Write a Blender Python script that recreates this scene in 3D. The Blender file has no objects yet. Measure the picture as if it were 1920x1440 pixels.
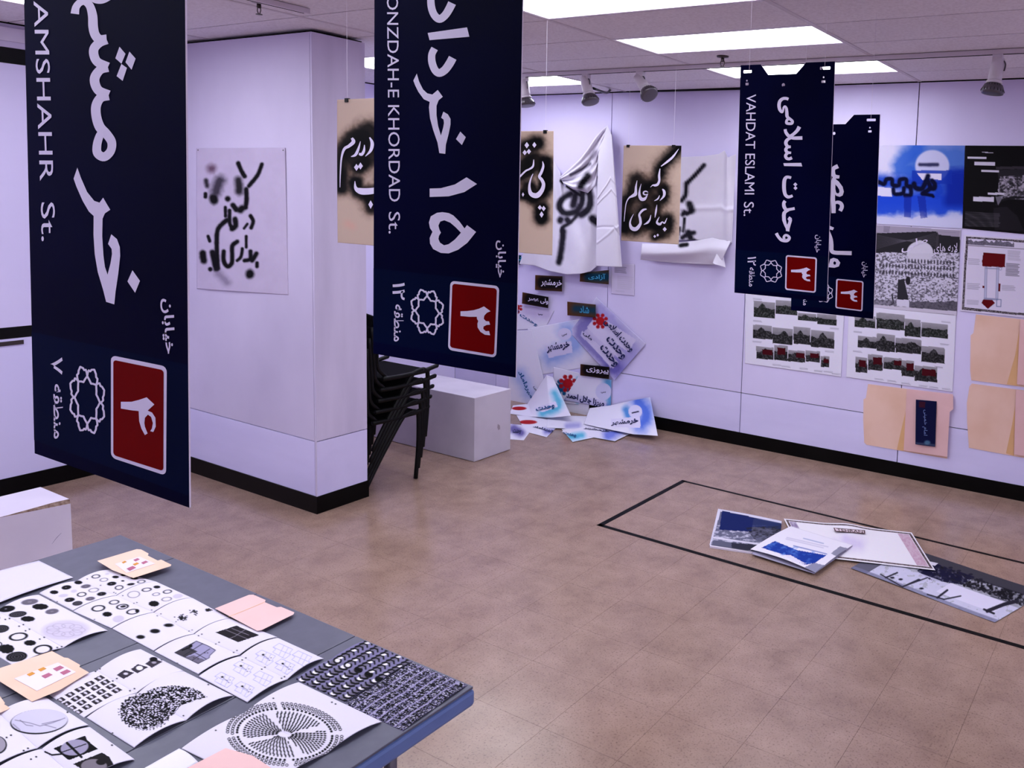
import bpy, bmesh, math, random
import numpy as np
from mathutils import Vector, Matrix
from mathutils.geometry import tessellate_polygon

random.seed(7)
rng = np.random.default_rng(7)
S = bpy.context.scene
COL = S.collection

# ------------------------------------------------------------------ camera
F_PX, CX, CY = 1527.239, 1381.386, 527.825          # survey of the photograph at 1920 x 1440
YAW, PITCH, ROLL = -0.488646625, 0.0990322878, 0.0390311978
HC = 1.85                                            # lens height in metres


def _cam_rot():
    cy, sy, cp, sp, cr, sr = math.cos(YAW), math.sin(YAW), math.cos(PITCH), math.sin(PITCH), math.cos(ROLL), math.sin(ROLL)
    rz = np.array([[cy, -sy, 0], [sy, cy, 0], [0, 0, 1]])
    base = np.array([[1, 0, 0], [0, 0, -1], [0, 1, 0]], float)
    rx = np.array([[1, 0, 0], [0, cp, -sp], [0, sp, cp]])
    rr = np.array([[cr, -sr, 0], [sr, cr, 0], [0, 0, 1]])
    return rr @ rx @ base @ rz


M = _cam_rot()
cam = bpy.data.cameras.new('camera')
camo = bpy.data.objects.new('camera', cam)
COL.objects.link(camo)
cam.sensor_fit = 'HORIZONTAL'
cam.sensor_width = 36
cam.lens = F_PX * 36 / 1920
cam.shift_x = (960 - CX) / 1920
cam.shift_y = (CY - 720) / 1920
cam.clip_start = 0.05
R = Matrix(((M[0][0], -M[1][0], -M[2][0]), (M[0][1], -M[1][1], -M[2][1]), (M[0][2], -M[1][2], -M[2][2])))
camo.matrix_world = Matrix.Translation((0, 0, HC)) @ R.to_4x4()
S.camera = camo

# ------------------------------------------------------------------ world, exposure
w = bpy.data.worlds.new('world')
S.world = w
w.use_nodes = True
w.node_tree.nodes['Background'].inputs[0].default_value = (0.8, 0.75, 1, 1)
w.node_tree.nodes['Background'].inputs[1].default_value = 0.05
S.view_settings.view_transform = 'Standard'
S.view_settings.look = 'None'
S.view_settings.gamma = 1
S.view_settings.use_curve_mapping = False
S.view_settings.exposure = 0.0
LIGHT_STRENGTH = 8.8
LIGHT_COLOR = (0.90, 0.945, 1.0)


# ------------------------------------------------------------------ surveying helpers: a photo point -> a point on a real plane
def ray(u):
    return M.T @ np.array([(u[0] - CX) / F_PX, (u[1] - CY) / F_PX, 1.0])


def onz(u, z):
    d = ray(u)
    return d * ((z - HC) / d[2]) + np.array([0, 0, HC])


def ony(u, y):
    d = ray(u)
    return d * (y / d[1]) + np.array([0, 0, HC])


def onx(u, x):
    d = ray(u)
    return d * (x / d[0]) + np.array([0, 0, HC])


def proj(P):
    q = (np.asarray(P, float) - np.array([0, 0, HC])) @ M.T
    return CX + F_PX * q[..., 0] / q[..., 2], CY + F_PX * q[..., 1] / q[..., 2]


YW, XL, ZC = 5.37, -5.79, 2.676       # far wall, left wall, ceiling
PY, PX = 2.83, -4.125                 # wing wall: front face, end face
TZ = 0.74                             # table top


class Plane:
    def __init__(s, axis, val, n):
        s.axis, s.val, s.n = axis, val, np.array(n, float)

    def __call__(s, u, d=0.0):
        v = s.val + d * s.n[{'x': 0, 'y': 1, 'z': 2}[s.axis]]
        return {'x': onx, 'y': ony, 'z': onz}[s.axis](u, v)


WALL = Plane('y', YW, (0, -1, 0))
FLR = Plane('z', 0.0, (0, 0, 1))
TAB = Plane('z', TZ, (0, 0, 1))
PAR = Plane('y', PY, (0, -1, 0))


def Z(scale, ox, oy, pts):            # coordinates read off an enlarged detail of the photograph
    return [(p[0] / scale + ox, p[1] / scale + oy) + tuple(q / scale for q in p[2:]) for p in pts]


# ------------------------------------------------------------------ materials
def lin(c):
    c = np.asarray(c, float) / 255
    return np.where(c <= 0.04045, c / 12.92, ((c + 0.055) / 1.055) ** 2.4)


MATS = {}


def mat(name, rgb, rough=0.7, spec=0.4, rgb2=None, scale=6, detail=4, lo=.35, hi=.65, metal=0, bump=0, emit=0, coords='Object'):
    if name in MATS:
        return MATS[name]
    m = bpy.data.materials.new(name)
    m.use_nodes = True
    nt = m.node_tree
    b = nt.nodes['Principled BSDF']
    c = tuple(lin(rgb)) + (1,)
    b.inputs['Base Color'].default_value = c
    b.inputs['Roughness'].default_value = rough
    b.inputs['Specular IOR Level'].default_value = spec
    b.inputs['Metallic'].default_value = metal
    tc = nt.nodes.new('ShaderNodeTexCoord')
    if rgb2 is None:
        rgb2 = [max(0, x - 5) for x in rgb]
    n = nt.nodes.new('ShaderNodeTexNoise')
    n.inputs['Scale'].default_value = scale
    n.inputs['Detail'].default_value = detail
    nt.links.new(tc.outputs[coords], n.inputs['Vector'])
    r = nt.nodes.new('ShaderNodeValToRGB')
    r.color_ramp.elements[0].position = lo
    r.color_ramp.elements[1].position = hi
    r.color_ramp.elements[0].color = c
    r.color_ramp.elements[1].color = tuple(lin(rgb2)) + (1,)
    nt.links.new(n.outputs['Fac'], r.inputs['Fac'])
    nt.links.new(r.outputs['Color'], b.inputs['Base Color'])
    if bump:
        bp = nt.nodes.new('ShaderNodeBump')
        bp.inputs['Strength'].default_value = bump
        n2 = nt.nodes.new('ShaderNodeTexNoise')
        n2.inputs['Scale'].default_value = scale * 12
        nt.links.new(tc.outputs[coords], n2.inputs['Vector'])
        nt.links.new(n2.outputs['Fac'], bp.inputs['Height'])
        nt.links.new(bp.outputs['Normal'], b.inputs['Normal'])
    if emit:
        b.inputs['Emission Color'].default_value = LIGHT_COLOR + (1,)
        b.inputs['Emission Strength'].default_value = emit
    MATS[name] = m
    return m


def print_mat():
    m = bpy.data.materials.new('printed_paper')
    m.use_nodes = True
    nt = m.node_tree
    b = nt.nodes['Principled BSDF']
    a = nt.nodes.new('ShaderNodeAttribute')
    a.attribute_name = 'print'
    n = nt.nodes.new('ShaderNodeTexNoise')
    n.inputs['Scale'].default_value = 40
    mx = nt.nodes.new('ShaderNodeMix')
    mx.data_type = 'RGBA'
    mx.blend_type = 'MULTIPLY'
    mx.inputs[0].default_value = 0.06
    nt.links.new(a.outputs['Color'], mx.inputs[6])
    nt.links.new(n.outputs['Color'], mx.inputs[7])
    nt.links.new(mx.outputs[2], b.inputs['Base Color'])
    b.inputs['Roughness'].default_value = .65
    b.inputs['Specular IOR Level'].default_value = .07
    return m


PRINT = print_mat()
m_wall = mat('painted_panel', (221, 212, 249), .55, .35, (208, 199, 236), 1.3, 5, .4, .75, coords='Generated')
m_wall2 = mat('painted_panel_lower', (219, 212, 252), .5, .35, (209, 202, 243), 1.6, 5, .4, .75, coords='Generated')
m_wing = mat('scuffed_white_paint', (214, 204, 233), .55, .35, (194, 184, 214), 2.2, 6, .38, .8, coords='Generated')
m_seam = mat('dark_gap', (16, 12, 16), .9, .1)
m_ceil = mat('ceiling_board', (230, 224, 230), .9, .1, (216, 208, 214), 70, 6, .4, .7, bump=.1)
m_grid = mat('ceiling_bar', (206, 196, 204), .6)
m_base = mat('black_vinyl', (7, 6, 7), .4, .12)
m_black = mat('black_paint', (7, 7, 9), .4, .18)
m_blackfab = mat('black_upholstery', (9, 9, 12), .9, .08, (5, 5, 7), 60)
m_white = mat('white_paint', (222, 213, 234), .5, .35, (208, 198, 222), 3, 5, .4, .75)
m_thread = mat('nylon_thread', (225, 215, 230), .4)
m_emit = mat('lit_diffuser', (250, 245, 255), .6, emit=LIGHT_STRENGTH)
m_lframe = mat('light_frame', (206, 192, 206), .4)
m_navy = mat('navy_print', (0, 0, 30), .6, .02, (0, 1, 38), 3)
m_navy2 = mat('navy_band_print', (0, 9, 44), .6, .02, (0, 8, 38), 3)
m_navy3 = mat('navy_hem_print', (0, 1, 40), .6, .02, (0, 1, 34), 3)
m_core = mat('board_edge', (225, 215, 235), .6)
m_letter = mat('pale_lettering', (222, 212, 240), .45, .3, (216, 206, 236), 5)
m_redp = mat('red_print', (112, 1, 3), .6, .02, (102, 1, 2), 5)
m_table = mat('grey_plastic', (92, 92, 110), .38, .45, (86, 86, 104), 30, bump=.03)
m_tedge = mat('blue_plastic_edge', (100, 122, 176), .4, .4, (92, 112, 166), 9)
m_fold = mat('manila_card', (236, 198, 182), .7, .2, (226, 184, 162), 4, 5, .4, .75)
m_fold2 = mat('manila_card_pink', (230, 188, 190), .7, .2, (222, 178, 178), 4, 5, .4, .75)
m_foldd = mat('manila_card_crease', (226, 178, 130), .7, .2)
m_tape = mat('black_tape', (6, 6, 7), .5, .1)
m_stencil = mat('brown_stencil_card', (92, 60, 34), .6, .3, (80, 50, 28), 30)
m_tan = (196, 172, 158)
m_chrome = mat('spot_metal', (96, 90, 98), .35, .5, metal=.6)
m_shade = mat('spot_white_enamel', (214, 204, 214), .4)
m_brass = mat('sprinkler_metal', (70, 62, 62), .35, .5, metal=.6)


def floor_mat():
    m = bpy.data.materials.new('vinyl_floor_tile')
    m.use_nodes = True
    nt = m.node_tree
    b = nt.nodes['Principled BSDF']
    g = nt.nodes.new('ShaderNodeNewGeometry')
    oi = nt.nodes.new('ShaderNodeObjectInfo')

    def noise(s, d, rough=.6):
        n = nt.nodes.new('ShaderNodeTexNoise')
        n.inputs['Scale'].default_value = s
        n.inputs['Detail'].default_value = d
        n.inputs['Roughness'].default_value = rough
        nt.links.new(g.outputs['Position'], n.inputs['Vector'])
        return n

    def ramp(src, p0, c0, p1, c1):
        r = nt.nodes.new('ShaderNodeValToRGB')
        r.color_ramp.elements[0].position = p0
        r.color_ramp.elements[1].position = p1
        r.color_ramp.elements[0].color = tuple(lin(c0)) + (1,)
        r.color_ramp.elements[1].color = tuple(lin(c1)) + (1,)
        nt.links.new(src, r.inputs['Fac'])
        return r
    base = ramp(noise(6, 10, .62).outputs['Fac'], .30, (138, 111, 99), .70, (163, 135, 122))
    spk = ramp(noise(130, 3, .6).outputs['Fac'], .54, (255, 255, 255), .70, (104, 78, 70))
    mx = nt.nodes.new('ShaderNodeMix')
    mx.data_type = 'RGBA'
    mx.blend_type = 'MULTIPLY'
    mx.inputs[0].default_value = .5
    nt.links.new(base.outputs['Color'], mx.inputs[6])
    nt.links.new(spk.outputs['Color'], mx.inputs[7])
    hv = nt.nodes.new('ShaderNodeHueSaturation')
    mr = nt.nodes.new('ShaderNodeMapRange')
    mr.inputs[3].default_value = .985
    mr.inputs[4].default_value = 1.015
    nt.links.new(oi.outputs['Random'], mr.inputs[0])
    nt.links.new(mr.outputs[0], hv.inputs['Value'])
    nt.links.new(mx.outputs[2], hv.inputs['Color'])
    nt.links.new(hv.outputs['Color'], b.inputs['Base Color'])
    rr = nt.nodes.new('ShaderNodeMapRange')
    rr.inputs[1].default_value = .3
    rr.inputs[2].default_value = .7
    rr.inputs[3].default_value = .17
    rr.inputs[4].default_value = .27
    nt.links.new(noise(2.5, 2).outputs['Fac'], rr.inputs[0])
    nt.links.new(rr.outputs[0], b.inputs['Roughness'])
    b.inputs['Specular IOR Level'].default_value = .5
    bp = nt.nodes.new('ShaderNodeBump')
    bp.inputs['Strength'].default_value = .03
    nt.links.new(noise(25, 3).outputs['Fac'], bp.inputs['Height'])
    nt.links.new(bp.outputs['Normal'], b.inputs['Normal'])
    return m


m_floor = floor_mat()


# ------------------------------------------------------------------ object helpers
def link(name, me, parent=None):
    o = bpy.data.objects.new(name, me)
    COL.objects.link(o)
    if parent is not None:
        o.parent = parent
        if parent.type == 'EMPTY':
            o.matrix_parent_inverse = Matrix.Translation(parent.location).inverted()
    return o


def obj(name, verts, faces, m, parent=None, smooth=False, midx=None):
    me = bpy.data.meshes.new(name)
    me.from_pydata([tuple(map(float, v)) for v in verts], [], faces)
    for x in (m if isinstance(m, (list, tuple)) else [m]):
        me.materials.append(x)
    if midx is not None:
        me.polygons.foreach_set('material_index', midx)
    if smooth:
        me.polygons.foreach_set('use_smooth', [True] * len(me.polygons))
    me.update()
    return link(name, me, parent)


def thing(name, label, cat, loc=(0, 0, 0), group=None):
    o = bpy.data.objects.new(name, None)
    COL.objects.link(o)
    o.location = tuple(map(float, loc))
    o.empty_display_size = .05
    return tag(o, label, cat, group)


def tag(o, label, cat, group=None):
    o['label'] = label
    o['category'] = cat
    if group:
        o['group'] = group
    return o


def struct(o):
    o['kind'] = 'structure'
    return o


class MB:
    def __init__(s):
        s.v, s.f = [], []

    def add(s, v, f):
        n = len(s.v)
        s.v += [tuple(map(float, x)) for x in v]
        s.f += [tuple(i + n for i in q) for q in f]
        return s

    def box(s, x0, x1, y0, y1, z0, z1):
        return s.add([(x0, y0, z0), (x1, y0, z0), (x1, y1, z0), (x0, y1, z0), (x0, y0, z1), (x1, y0, z1), (x1, y1, z1), (x0, y1, z1)],
                     [(0, 3, 2, 1), (4, 5, 6, 7), (0, 1, 5, 4), (1, 2, 6, 5), (2, 3, 7, 6), (3, 0, 4, 7)])

    def tube(s, pts, r, n=8, cap=True):
        pts = [np.array(p, float) for p in pts]
        rs = r if isinstance(r, (list, tuple)) else [r] * len(pts)
        rings = []
        ref = None
        for i, p in enumerate(pts):
            t = (pts[min(i + 1, len(pts) - 1)] - pts[max(i - 1, 0)])
            t = t / (np.linalg.norm(t) + 1e-12)
            if ref is None:
                a = np.array([0, 0, 1.0]) if abs(t[2]) < .9 else np.array([1.0, 0, 0])
                ref = np.cross(t, a)
            ref = ref - t * (ref @ t)
            ref /= np.linalg.norm(ref)
            b = np.cross(t, ref)
            rings.append([p + rs[i] * (math.cos(2 * math.pi * k / n) * ref + math.sin(2 * math.pi * k / n) * b) for k in range(n)])
        v = [x for q in rings for x in q]
        f = []
        for i in range(len(pts) - 1):
            for k in range(n):
                k2 = (k + 1) % n
                f.append((i * n + k, i * n + k2, (i + 1) * n + k2, (i + 1) * n + k))
        if cap:
            f.append(tuple(range(n - 1, -1, -1)))
            f.append(tuple((len(pts) - 1) * n + k for k in range(n)))
        return s.add(v, f)

    def lathe(s, prof, c, axis=(0, 0, 1), n=16):
        a = Vector(axis).normalized()
        q = Vector((0, 0, 1)).rotation_difference(a)
        v = []
        for (r, z) in prof:
            for k in range(n):
                p = q @ Vector((r * math.cos(2 * math.pi * k / n), r * math.sin(2 * math.pi * k / n), z))
                v.append((p.x + c[0], p.y + c[1], p.z + c[2]))
        f = []
        for i in range(len(prof) - 1):
            for k in range(n):
                k2 = (k + 1) % n
                f.append((i * n + k, i * n + k2, (i + 1) * n + k2, (i + 1) * n + k))
        f.append(tuple(range(n - 1, -1, -1)))
        f.append(tuple((len(prof) - 1) * n + k for k in range(n)))
        return s.add(v, f)

    def build(s, name, m, parent=None, smooth=False, bevel=0):
        o = obj(name, s.v, s.f, m, parent, smooth)
        if bevel:
            bv = o.modifiers.new('bevel', 'BEVEL')
            bv.width = bevel
            bv.segments = 2
            bv.limit_method = 'ANGLE'
        return o


# ------------------------------------------------------------------ flat shapes drawn as polygons on a plane
def catmull(pts, n=6):
    P = [np.array(p, float) for p in pts]
    if len(P) < 3:
        return P
    out = []
    for i in range(len(P) - 1):
        p0, p1, p2, p3 = P[max(i - 1, 0)], P[i], P[i + 1], P[min(i + 2, len(P) - 1)]
        for k in range(n):
            t = k / n
            out.append(.5 * ((2 * p1) + (-p0 + p2) * t + (2 * p0 - 5 * p1 + 4 * p2 - p3) * t * t + (-p0 + 3 * p1 - 3 * p2 + p3) * t ** 3))
    out.append(P[-1])
    return out


def stroke_strip(pts, wd=None, n=6, round_cap=False):
    """pts: (x, y, width) list -> (verts2d, quads)"""
    q = [tuple(p) if len(p) == 3 else (p[0], p[1], wd) for p in pts]
    c = catmull(q, n)
    v, f = [], []
    for i, p in enumerate(c):
        t = c[min(i + 1, len(c) - 1)][:2] - c[max(i - 1, 0)][:2]
        t = t / (np.linalg.norm(t) + 1e-9)
        nn = np.array([-t[1], t[0]]) * p[2] / 2
        v += [p[:2] + nn, p[:2] - nn]
        if i:
            f.append((2 * i - 2, 2 * i - 1, 2 * i + 1, 2 * i))
    return v, f


def diamond(x, y, r, ry=None):
    ry = ry or r * 1.25
    return [(x, y - ry), (x + r, y), (x, y + ry), (x - r, y)]


def decal(name, plane, items, m, lift=.0004, parent=None):
    """items: ('p', loop, holes...) polygons or ('s', pts, width) strokes, in photo coordinates on the given plane"""
    mb = MB()
    for k, it in enumerate(items):
        d = lift + k * 2e-6
        if it[0] == 's':
            v, f = stroke_strip(it[1], it[2] if len(it) > 2 else None)
        else:
            loops = [[tuple(q[:2]) for q in l] for l in it[1:]]
            v = [q for l in loops for q in l]
            f = [tuple(t) for t in tessellate_polygon([[Vector((q[0], q[1], 0)) for q in l] for l in loops])]
        sl = 3e-6 if it[0] == 's' else 0
        mb.add([plane(q, d + (i // 2) * sl) for i, q in enumerate(v)], f)
    return mb.build(name, m, parent)


FORMS = {'ا': 'FE8D FE8E', 'آ': 'FE81 FE82', 'ب': 'FE8F FE90 FE91 FE92', 'پ': 'FB56 FB57 FB58 FB59', 'ت': 'FE95 FE96 FE97 FE98', 'ج': 'FE9D FE9E FE9F FEA0',
         'ح': 'FEA1 FEA2 FEA3 FEA4', 'خ': 'FEA5 FEA6 FEA7 FEA8', 'د': 'FEA9 FEAA', 'ر': 'FEAD FEAE', 'ز': 'FEAF FEB0', 'س': 'FEB1 FEB2 FEB3 FEB4',
         'ش': 'FEB5 FEB6 FEB7 FEB8', 'ص': 'FEB9 FEBA FEBB FEBC', 'ط': 'FEC1 FEC2 FEC3 FEC4', 'ع': 'FEC9 FECA FECB FECC', 'ق': 'FED5 FED6 FED7 FED8',
         'ک': 'FB8E FB8F FB90 FB91', 'ل': 'FEDD FEDE FEDF FEE0', 'م': 'FEE1 FEE2 FEE3 FEE4', 'ن': 'FEE5 FEE6 FEE7 FEE8', 'و': 'FEED FEEE',
         'ه': 'FEE9 FEEA FEEB FEEC', 'ی': 'FBFC FBFD FBFE FBFF', 'ﻻ': 'FEFB FEFC'}


def fa(t):
    t = t.replace('لا', 'ﻻ')
    out = []
    for i, c in enumerate(t):
        if c not in FORMS:
            out.append(c)
            continue
        fm = [chr(int(h, 16)) for h in FORMS[c].split()]
        pj = i > 0 and t[i - 1] in FORMS and len(FORMS[t[i - 1]].split()) == 4
        nj = i < len(t) - 1 and t[i + 1] in FORMS and len(fm) == 4
        out.append(fm[(1 if pj else 0) + (2 if nj else 0)] if len(fm) == 4 else fm[1 if pj else 0])
    return ''.join(reversed(out))


def glyphs(body, bold=0.0, spacing=1.0):
    c = bpy.data.curves.new('lettering', 'FONT')
    c.body = body
    c.offset = bold
    c.resolution_u = 3
    c.space_character = spacing
    o = bpy.data.objects.new('lettering', c)
    COL.objects.link(o)
    bpy.context.view_layer.update()
    me = bpy.data.meshes.new_from_object(o.evaluated_get(bpy.context.evaluated_depsgraph_get()))
    v = np.array([x.co[:2] for x in me.vertices])
    f = [tuple(p.vertices) for p in me.polygons]
    bpy.data.objects.remove(o)
    bpy.data.curves.remove(c)
    bpy.data.meshes.remove(me)
    v = v - v.min(0)
    v = v / v.max(0)
    return v, f


def text(name, body, quad, plane, m, lift=.0006, parent=None, bold=0.0, spacing=1.0):
    """quad: photo corners (start-top, end-top, end-bottom, start-bottom) in reading frame of the glyph image"""
    v, f = glyphs(body, bold, spacing)
    q = [np.array(p, float) for p in quad]
    P = []
    for (a, b) in v:
        t = 1 - b
        P.append(plane((1 - t) * ((1 - a) * q[0] + a * q[1]) + t * ((1 - a) * q[3] + a * q[2]), lift))
    return obj(name, P, f, m, parent)


# ------------------------------------------------------------------ flat print on sheets: colour stored per point of the sheet's own grid
def vnoise(x, y, seed=0):
    xi, yi = np.floor(x).astype(int), np.floor(y).astype(int)
    fx, fy = x - xi, y - yi
    fx, fy = fx * fx * (3 - 2 * fx), fy * fy * (3 - 2 * fy)

    def h(a, b):
        n = (a * 374761393 + b * 668265263 + seed * 1274126177) & 0x7fffffff
        n = (n ^ (n >> 13)) * 1274126177 & 0x7fffffff
        return ((n ^ (n >> 16)) & 0xffff) / 65535.0
    return (h(xi, yi) * (1 - fx) + h(xi + 1, yi) * fx) * (1 - fy) + (h(xi, yi + 1) * (1 - fx) + h(xi + 1, yi + 1) * fx) * fy


def fbm(x, y, seed=0, o=4):
    s, a, t = 0, 1, 0
    for k in range(o):
        s = s + a * vnoise(x * 2 ** k, y * 2 ** k, seed + k)
        t += a
        a *= .55
    return s / t


class Ink:
    def __init__(s, X, Y, U, V, base):
        s.X, s.Y, s.U, s.V = X, Y, U, V
        s.C = np.ones((len(X), 3)) * np.array(base, float)
        s.k, s.ox, s.oy = 1.0, 0.0, 0.0
        s.x, s.y = X, Y

    def z(s, k, ox, oy):
        s.k = k
        s.x, s.y = (s.X - ox) * k, (s.Y - oy) * k
        return s

    def mix(s, a, col):
        a = np.clip(a, 0, 1)[:, None]
        s.C = s.C * (1 - a) + np.array(col, float) * a
        return s

    def dist(s, pts):
        d = np.full(len(s.x), 1e9)
        for a, b in zip(pts[:-1], pts[1:]):
            ax, ay, bx, by = a[0], a[1], b[0], b[1]
            dx, dy = bx - ax, by - ay
            L = dx * dx + dy * dy + 1e-9
            t = np.clip(((s.x - ax) * dx + (s.y - ay) * dy) / L, 0, 1)
            d = np.minimum(d, np.hypot(s.x - ax - t * dx, s.y - ay - t * dy))
        return d

    def stroke(s, pts, wd, col=(12, 10, 16), soft=None, a=1.0):
        soft = s.k * .9 if soft is None else soft
        if len(pts) == 1:
            pts = [pts[0], (pts[0][0] + .01, pts[0][1])]
        d = s.dist(pts)
        return s.mix(a * np.clip((wd / 2 + soft / 2 - d) / soft, 0, 1), col)

    def spray(s, pts, wd, col=(8, 7, 10), soft=40, a=1.0, seed=3):
        if len(pts) == 1:
            pts = [pts[0], (pts[0][0] + .01, pts[0][1])]
        if len(pts) > 2:
            pts = [tuple(p) for p in catmull(pts, 4)]
        d = s.dist(pts) + (fbm(s.x / 34, s.y / 34, seed) - .5) * soft * .35
        t = np.clip((wd / 2 + soft - d) / (soft + 1e-6), 0, 1)
        return s.mix(a * t ** 1.6, col)

    def ell(s, x, y, rx, ry, col=(12, 10, 16), soft=None, a=1.0, rot=0, ring=0):
        c, q = math.cos(rot), math.sin(rot)
        dx, dy = s.x - x, s.y - y
        u, v = (dx * c + dy * q) / rx, (-dx * q + dy * c) / ry
        r = np.hypot(u, v)
        d = (r - 1) * min(rx, ry)
        soft = s.k * .9 if soft is None else soft
        al = np.clip((soft / 2 - d) / soft, 0, 1)
        if ring:
            al = al * np.clip((soft / 2 + d + ring) / soft, 0, 1)
        return s.mix(a * al, col)

    def inside(s, poly):
        c = np.zeros(len(s.x), bool)
        n = len(poly)
        for i in range(n):
            x1, y1 = poly[i]
            x2, y2 = poly[(i + 1) % n]
            if y1 == y2:
                continue
            cond = ((y1 > s.y) != (y2 > s.y)) & (s.x < (x2 - x1) * (s.y - y1) / (y2 - y1) + x1)
            c ^= cond
        return c

    def poly(s, poly, col, a=1.0):
        return s.mix(s.inside(poly) * a, col)

    def lines(s, quad, n, col=(120, 112, 130), a=.7, duty=.5, ragged=.15, seed=1):
        """n rows of tiny illegible copy inside the quad TL TR BR BL"""
        q = [np.array(p, float) for p in quad]
        for k in range(n):
            t = (k + .5) / n
            A, B = q[0] * (1 - t) + q[3] * t, q[1] * (1 - t) + q[2] * t
            e = 1 - ragged * random.random()
            s.stroke([A, A + (B - A) * e], np.linalg.norm(q[3] - q[0]) / n * duty, col, a=a * (.7 + .3 * random.random()))
        return s


def sheet(name, quad, plane, paint, base=(230, 226, 244), lift=.0005, bump=None, res=1.3, parent=None, thick=.0006, top=None, bottom=None, c3=None, maxn=220, urange=(0, 1), curve=None):
    """a thin sheet on a plane; quad = photo corners TL TR BR BL (or c3 = real corners), optional curved top and bottom outlines"""
    if c3 is None and quad is not None:
        c3 = [plane(p, 0) for p in quad]
    if top is not None:
        L = max(math.dist(top[0][:2], top[-1][:2]), math.dist(bottom[0][:2], bottom[-1][:2]))
        H = max(math.dist(top[0][:2], bottom[0][:2]), math.dist(top[-1][:2], bottom[-1][:2]))
    else:
        px = [np.array(proj(c)) for c in c3]
        L = max(np.linalg.norm(px[1] - px[0]), np.linalg.norm(px[2] - px[3]))
        H = max(np.linalg.norm(px[3] - px[0]), np.linalg.norm(px[2] - px[1]))
    L *= (urange[1] - urange[0])
    nx = int(min(max(L / res, 6), maxn))
    ny = int(min(max(H / res, 6), maxn))
    U, V = np.meshgrid(np.linspace(urange[0], urange[1], nx + 1), np.linspace(0, 1, ny + 1))
    U, V = U.ravel(), V.ravel()
    nrm = plane.n
    bm_ = bump(U, V) if bump is not None else np.zeros(len(U))
    if top is not None:
        def along(pl, u):
            p = np.array([q[:2] for q in pl], float)
            s_ = np.linspace(0, 1, len(p))
            return np.stack([np.interp(u, s_, p[:, 0]), np.interp(u, s_, p[:, 1])], 1)
        T, Bt = along(top, U), along(bottom, U)
        pxy = T * (1 - V[:, None]) + Bt * V[:, None]
        X, Y = pxy[:, 0], pxy[:, 1]
        P = np.array([plane((a, b), lift + c) for a, b, c in zip(X, Y, bm_)])
    else:
        c = [np.array(q, float) for q in c3]
        P = (1 - V)[:, None] * ((1 - U)[:, None] * c[0] + U[:, None] * c[1]) + V[:, None] * ((1 - U)[:, None] * c[3] + U[:, None] * c[2])
        X, Y = proj(P)
        P = P + nrm * (lift + bm_)[:, None]
        X, Y = proj(P)
        if curve is not None:
            P = curve(P, U, V)
    ink = Ink(X, Y, U, V, base)
    if paint:
        paint(ink)
    f = []
    W = nx + 1
    for j in range(ny):
        for i in range(nx):
            a = j * W + i
            f.append((a, a + W, a + W + 1, a + 1))
    border = [i for i in range(W)] + [j * W + nx for j in range(1, ny + 1)] + [ny * W + i for i in range(nx - 1, -1, -1)] + [j * W for j in range(ny - 1, 0, -1)]
    n0 = len(P)
    low = P[border] - nrm * thick
    for k in range(len(border)):
        k2 = (k + 1) % len(border)
        f.append((border[k], border[k2], n0 + k2, n0 + k))
    P = np.concatenate([P, low])
    C = np.concatenate([ink.C, np.tile(np.array(base, float), (len(border), 1))])
    me = bpy.data.meshes.new(name)
    me.from_pydata(P.tolist(), [], f)
    me.materials.append(PRINT)
    at = me.attributes.new('print', 'FLOAT_COLOR', 'POINT')
    cc = np.concatenate([lin(np.clip(C, 0, 255)), np.ones((len(C), 1))], 1)
    at.data.foreach_set('color', cc.ravel())
    me.polygons.foreach_set('use_smooth', [True] * len(me.polygons))
    me.update()
    return link(name, me, parent)


# ================================================================== THE SETTING
XR, YB = 2.9, -2.4
# floor with its tiles
tx, ty = 0.3155, 0.2945
x_first, y_first = -2.103 - 12 * tx, 2.652 - 17 * ty
fl = struct(MB().box(XL, XR, YB, YW, -.03, -.0015).build('floor', mat('floor_joint', (116, 90, 80), .8)))
tiles = []
for i in range(30):
    for j in range(28):
        x0, y0 = x_first + i * tx, y_first + j * ty
        x1, y1 = min(x0 + tx, XR), min(y0 + ty, YW)
        x0, y0 = max(x0, XL), max(y0, YB)
        if x1 - x0 < .02 or y1 - y0 < .02:
            continue
        cx_, cy_ = (x0 + x1) / 2, (y0 + y1) / 2
        q = (np.array([cx_, cy_, 0]) - np.array([0, 0, HC])) @ M.T
        if q[2] > .3:
            px_, py_ = CX + F_PX * q[0] / q[2], CY + F_PX * q[1] / q[2]
            vis = -60 < px_ < 1980 and 700 < py_ < 1520
            d = q[2]
        else:
            vis, d = False, 99
        tiles.append((0 if vis else 1, d, x0, x1, y0, y1))
tiles.sort()
rest = MB()
g = .0005
tile_me = {}
for k, (_, d, x0, x1, y0, y1) in enumerate(tiles):
    if k < 290 and _ == 0:
        key = (round(x1 - x0, 3), round(y1 - y0, 3))
        if key not in tile_me:
            t_ = MB().box(-(x1 - x0) / 2 + g, (x1 - x0) / 2 - g, -(y1 - y0) / 2 + g, (y1 - y0) / 2 - g, -.0015, 0)
            me = bpy.data.meshes.new('floor_tile')
            me.from_pydata(t_.v, [], t_.f)
            me.materials.append(m_floor)
            tile_me[key] = me
        o = bpy.data.objects.new('floor_tile', tile_me[key])
        COL.objects.link(o)
        o.parent = fl
        o.location = ((x0 + x1) / 2, (y0 + y1) / 2, 0)
    else:
        rest.box(x0 + g, x1 - g, y0 + g, y1 - g, -.0015, 0)
if rest.v:
    rest.build('floor_tile', m_floor, fl)['kind'] = 'stuff'

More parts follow.
